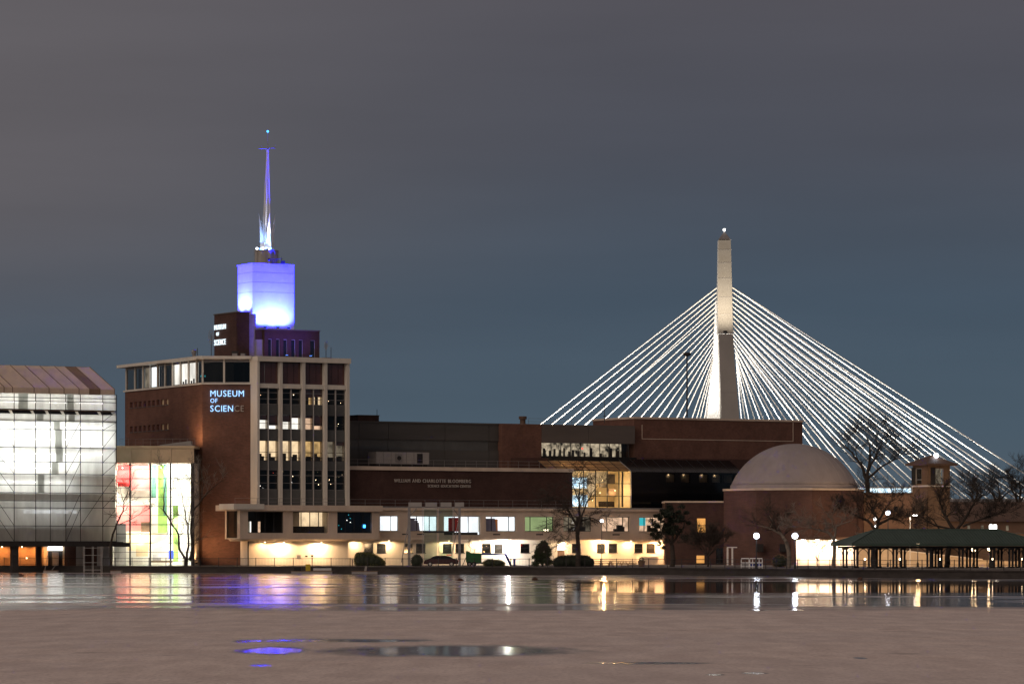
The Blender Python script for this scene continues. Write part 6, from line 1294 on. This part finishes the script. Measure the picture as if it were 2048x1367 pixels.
for s_ in (-.6, .6): MB().box(x1-.06, x1+.02, Yc_+s_-.14, Yc_+s_+.14, DECK+.7, DECK+.85).build('tail_light', 'red_fabric', t); MB().box(x0-.02, x0+.08, Yc_+s_-.16, Yc_+s_+.16, DECK+.62, DECK+.76).build('headlight', 'light_metal', t)
MB().box(X(893), X(903), Yc_-.2, Yc_+.2, DECK+1.47, DECK+1.62).build('roof_box', 'red_fabric', t)
# ------------------------------------------------------------------ green boom lift
Yg = 508; X = lambda u: (u-CX)/F*Yg; Z = lambda v: HC+(HZ-v)/F*Yg
t = thing('green_boom_lift', 'green tarpaulined boom lift trailer with blue arm on the quay', 'boom lift', (X(955), Yg, DECK))
MB().prism([(X(932), DECK+.55), (X(963), DECK+.55), (X(963), Z(1106)), (X(942), Z(1105)), (X(936), Z(1101)), (X(932), Z(1101))], Yg-.8, Yg+.8).build('hood', 'green_paint', t)
MB().box(X(934), X(985), Yg-.7, Yg+.7, DECK+.35, DECK+.549).build('chassis', 'dark_metal', t)
for u in (939, 948, 977):
    w = MB().tube((X(u), Yg-.9, DECK+.33), (X(u), Yg-.6, DECK+.33), .33, n=14).build('wheel', 'black_rubber', t); MB().tube((X(u), Yg-.92, DECK+.33), (X(u), Yg-.9, DECK+.33), .16, n=10).build('rim', 'grey_metal', w)
MB().tube((X(963), Yg-.2, Z(1107)), (X(1006), Yg-.2, Z(1108.5)), .13, .08, 8).build('boom', 'blue_paint', t)
MB().tube((X(1010.5), Yg-.2, Z(1106.5)), (X(1022), Yg-.2, DECK+.1), .16, .14, 6).build('jib', 'blue_paint', t); MB().tube((X(1006), Yg-.2, Z(1108.5)), (X(1010.5), Yg-.2, Z(1106.5)), .07).build('knuckle', 'dark_metal', t)
MB().tube((X(932), Yg, Z(1114)), (X(925), Yg-.3, DECK+.1), .05).build('tow_bar', 'dark_metal', t)
t = thing('litter_bin', 'small blue bin beside the blue lift arm', 'bin', (X(1029), Yg, DECK))
MB().prism([(X(1026.8), DECK), (X(1030.6), DECK), (X(1031.4), Z(1118)), (X(1026.2), Z(1118))], Yg-.2, Yg+.2).build('body', 'blue_paint', t); MB().box(X(1026), X(1031.6), Yg-.24, Yg+.24, Z(1118), Z(1117)).build('lid', 'blue_paint', t)
# ------------------------------------------------------------------ picnic tables
proto = None
for k, (u, Y, lb) in enumerate(((1194, 500, 'dark picnic table right beside the long hedge'), (1212, 504, 'dark picnic table second from the long hedge'), (1230, 500, 'dark picnic table third from the long hedge'), (1256, 498, 'dark picnic table fourth from the long hedge, next to the planter'))):
    c = pt(u, 1130, Y)
    if proto is None:
        t = proto = thing('picnic_table', lb, 'picnic table', (c.x, Y, DECK), 'picnic tables on the quay')
        MB().box(c.x-.9, c.x+.9, Y-.36, Y+.36, DECK+.7, DECK+.76).build('table_top', 'wood', t)
        for s_ in (-.75, .75): MB().box(c.x-.9, c.x+.9, Y+s_-.14, Y+s_+.14, DECK+.43, DECK+.48).build('seat', 'wood', t)
        for s_ in (-.65, .65):
            for q in (-1, 1): MB().tube((c.x+s_, Y+q*.7, DECK), (c.x+s_, Y+q*.2, DECK+.7), .05, n=5).build('leg', 'wood', t)
            MB().tube((c.x+s_, Y-.8, DECK+.4), (c.x+s_, Y+.8, DECK+.4), .045, n=5).build('cross_bar', 'wood', t)
    else:
        t = proto.copy(); COL.objects.link(t); t.location = (c.x, Y, DECK); t['label'] = lb; t.rotation_euler = (0, 0, R(15*k)); ROOT[t.name] = tuple(t.location)
        for ch in proto.children: o = ch.copy(); COL.objects.link(o); o.parent = t
c = pt(1283, 1131, 498); t = thing('planter_tub', 'dark tub planter right of the picnic tables', 'planter', (c.x, 498, DECK))
MB().lathe([(.35, DECK), (.5, DECK+.75), (.54, DECK+.8)], c.x, 498, 12).build('tub', 'wood', t); mb = MB(); foliage(mb, (c.x, 498, DECK+.95), .35, 160, .06, random.Random(4)); mb.build('plant', 'leaf_dark', t)
# ------------------------------------------------------------------ white display frames
Yw = 464; X = lambda u: (u-CX)/F*Yw; Z = lambda v: HC+(HZ-v)/F*Yw
t = thing('white_display_rack', 'white framed display rack behind the pipe railing by the globe lamp', 'display rack', (X(1503), Yw, DECK))
for a, b in ((1482.5, 1498), (1499.5, 1511), (1512, 1524.5)):
    m = MB(); zt_, zm_ = Z(1115), Z(1124.5)
    for z0_, z1_ in ((zt_-.12, zt_), (zm_-.06, zm_+.06), (DECK+.15, DECK+.25)): m.box(X(a), X(b), Yw-.06, Yw+.06, z0_, z1_)
    for u in (a, (a+b)/2, b): m.box(X(u)-.05, X(u)+.05, Yw-.05, Yw+.05, DECK, zt_-.121)
    m.build('frame', 'white_paint', t)
    MB().box(X(a)+.1, X(b)-.1, Yw+.07, Yw+.09, Z(1133), zm_).build('panel', 'blue_paint' if a > 1490 else 'tarp_grey', t)
t = thing('white_door_frame', 'white timber door frame standing by the brick link building', 'door frame', (pt(1460, 0, 540).x, 540, DECK))
X = lambda u: (u-CX)/F*540
for u in (1455, 1464.5): MB().box(X(u)-.12, X(u)+.12, 539.8, 540, DECK, DECK+2.5).build('jamb', 'white_paint', t)
MB().box(X(1454), X(1474), 539.7, 540.1, DECK+2.5, DECK+2.65).build('lintel', 'white_paint', t)
# ------------------------------------------------------------------ floats and clutter on the ice
def flt(u0, u1, lb, Y, extra=None):
    a, b = (u0-CX)/F*Y, (u1-CX)/F*Y; t = thing('ice_float', lb, 'float', ((a+b)/2, Y, 0))
    MB().box(a, b, Y-.8, Y+.8, -.05, .28).build('pontoon', 'tarp_grey', t); MB().box(a-.05, b+.05, Y-.85, Y+.85, .28, .36).build('deck', 'wood', t)
    if extra: extra(t, a, b, Y)
def ex1(t, a, b, Y):
    MB().box(a+.35, a+1.3, Y-.4, Y+.4, .36, .85).build('motor_box', 'black_rubber', t); MB().box(a+1.9, a+2.5, Y-.35, Y+.35, .36, 1.25).build('fuel_tank', 'yellow_paint', t); MB().tube((a+2.9, Y, .5), (b-.1, Y, .5), .22, n=10).build('roller', 'light_metal', t)
flt(583, 664, 'work float with yellow tank and black box frozen at the quay', 498, ex1)
def ex2(t, a, b, Y): MB().tube((a+.1, Y, .3), (a+.05, Y, 1.9), .05).build('mast', 'dark_metal', t); MB().prism([(a+1.6, .36), (a+1.9, .36), (a+2.0, 1.0), (a+1.75, 1.0)], Y-.2, Y+.2).build('outboard', 'tarp_grey', t)
flt(704, 755, 'low skiff with upright motor frozen below the topiary bush', 496, ex2)
def ex3(t, a, b, Y): MB().tube((a+.1, Y, .3), (a+.5, Y, 2.4), .04).tube((a+1, Y, .3), (b, Y, 1.5), .03).build('frame', 'grey_metal', t)
flt(88, 116, 'orange-lit work raft with thin pole under the scaffolding', 508, ex3)
flt(222, 243, 'small square raft below the grey cabin', 507)
for k, (u, v) in enumerate(((42, 1151), (921, 1160), (1070, 1158), (1720, 1158))):
    Y = F*HC/(v+1-HZ); x = (u-CX)/F*Y; rng = random.Random(k); mb = MB(); mb.lathe([(.22, -.1), (.36, .08), (.28, .2), (.1, .28)], x, Y, 7)
    mb.v = [(a+rng.uniform(-.07,.07), b+rng.uniform(-.07,.07), c+rng.uniform(-.04,.04)) for a, b, c in mb.v]
    tag(mb.build('frozen_lump', 'rust'), ('rust-brown lump frozen in the ice below the scaffolded building', 'brown lump frozen in the ice before the steel frame', 'brown lump frozen in the ice before the conifer', 'brown lump frozen in the ice before the pavilion')[k], 'debris')
# small scaffold tower under the building
x0 = (168-CX)/F*514; x1 = (203-CX)/F*514; t = thing('scaffold_tower', 'small pipe scaffold tower standing under the wrapped building', 'scaffold tower', (x0, 514, 0))
for x in (x0, (x0+x1)/2, x1):
    for y in (513.4, 514.8): MB().tube((x, y, 0), (x, y, 3.6), .03, n=5).build('upright', 'light_metal', t)
for z in (.4, 1.4, 2.4, 3.4): MB().tube((x0, 513.4, z), (x1, 513.4, z), .025, n=5).build('cross_tube', 'light_metal', t)

# orange uplights washing the brick corner beside the lobby
for u, z, p, lb in ((393, DECK+.3, 420, 'low orange uplight at the foot of the brick corner beside the lobby'), (372, G.z(310, 890), 260, 'small orange uplight on the lobby roof against the brick wall')):
    q = (TL.x(u, -2.4), -2.4, z); w_ = TL.w(q); t = thing('wall_uplight', lb, 'uplight', w_)
    MB().box(q[0]-.15, q[0]+.15, q[1]-.12, q[1]+.12, z-.05, z+.18).build('housing', 'dark_metal', t, TL); MB().box(q[0]-.1, q[0]+.1, q[1]-.08, q[1]+.08, z+.181, z+.2).build('lens', 'lit_orange', t, TL)
    lamp('uplight_lamp', 'SPOT', (w_[0], w_[1], z+.5), p*(4 if z < 2 else 3), (1,.55,.25), t, TL.w((q[0]-.3, 0, z+3.5)), .3, 140, .9)

# unseen floodlights added to give the walls behind the pavilion their warm glow
for k, (u, Y, uz, vz, Y2, p, lb) in enumerate(((1728, 541, 1716, 1050, 549, 420, 'added floodlight warming the right flank of the brick drum'), (1770, 549, 1770, 1048, 560, 1600, 'added floodlight warming the service building, nearer the dome'), (1815, 549, 1815, 1048, 560, 1500, 'added floodlight warming the service building, nearer the control tower'), (1960, 536, 1960, 1050, 545, 500, 'added floodlight warming the lock house'))):
    x = (u-CX)/F*Y; t = thing('added_floodlight', lb, 'floodlight', (x, Y, DECK), 'added floodlights behind the pavilion')
    MB().box(x-.2, x+.2, Y-.15, Y+.15, DECK, DECK+.35).build('housing', 'dark_metal', t); MB().box(x-.15, x+.15, Y-.1, Y+.1, DECK+.351, DECK+.37).build('lens', 'bulb_warm', t)
    lamp('flood_lamp', 'SPOT', (x, Y, DECK+.8), p, (1,.64,.36), t, tuple(pt(uz, vz, Y2)), .2, 120, .8)
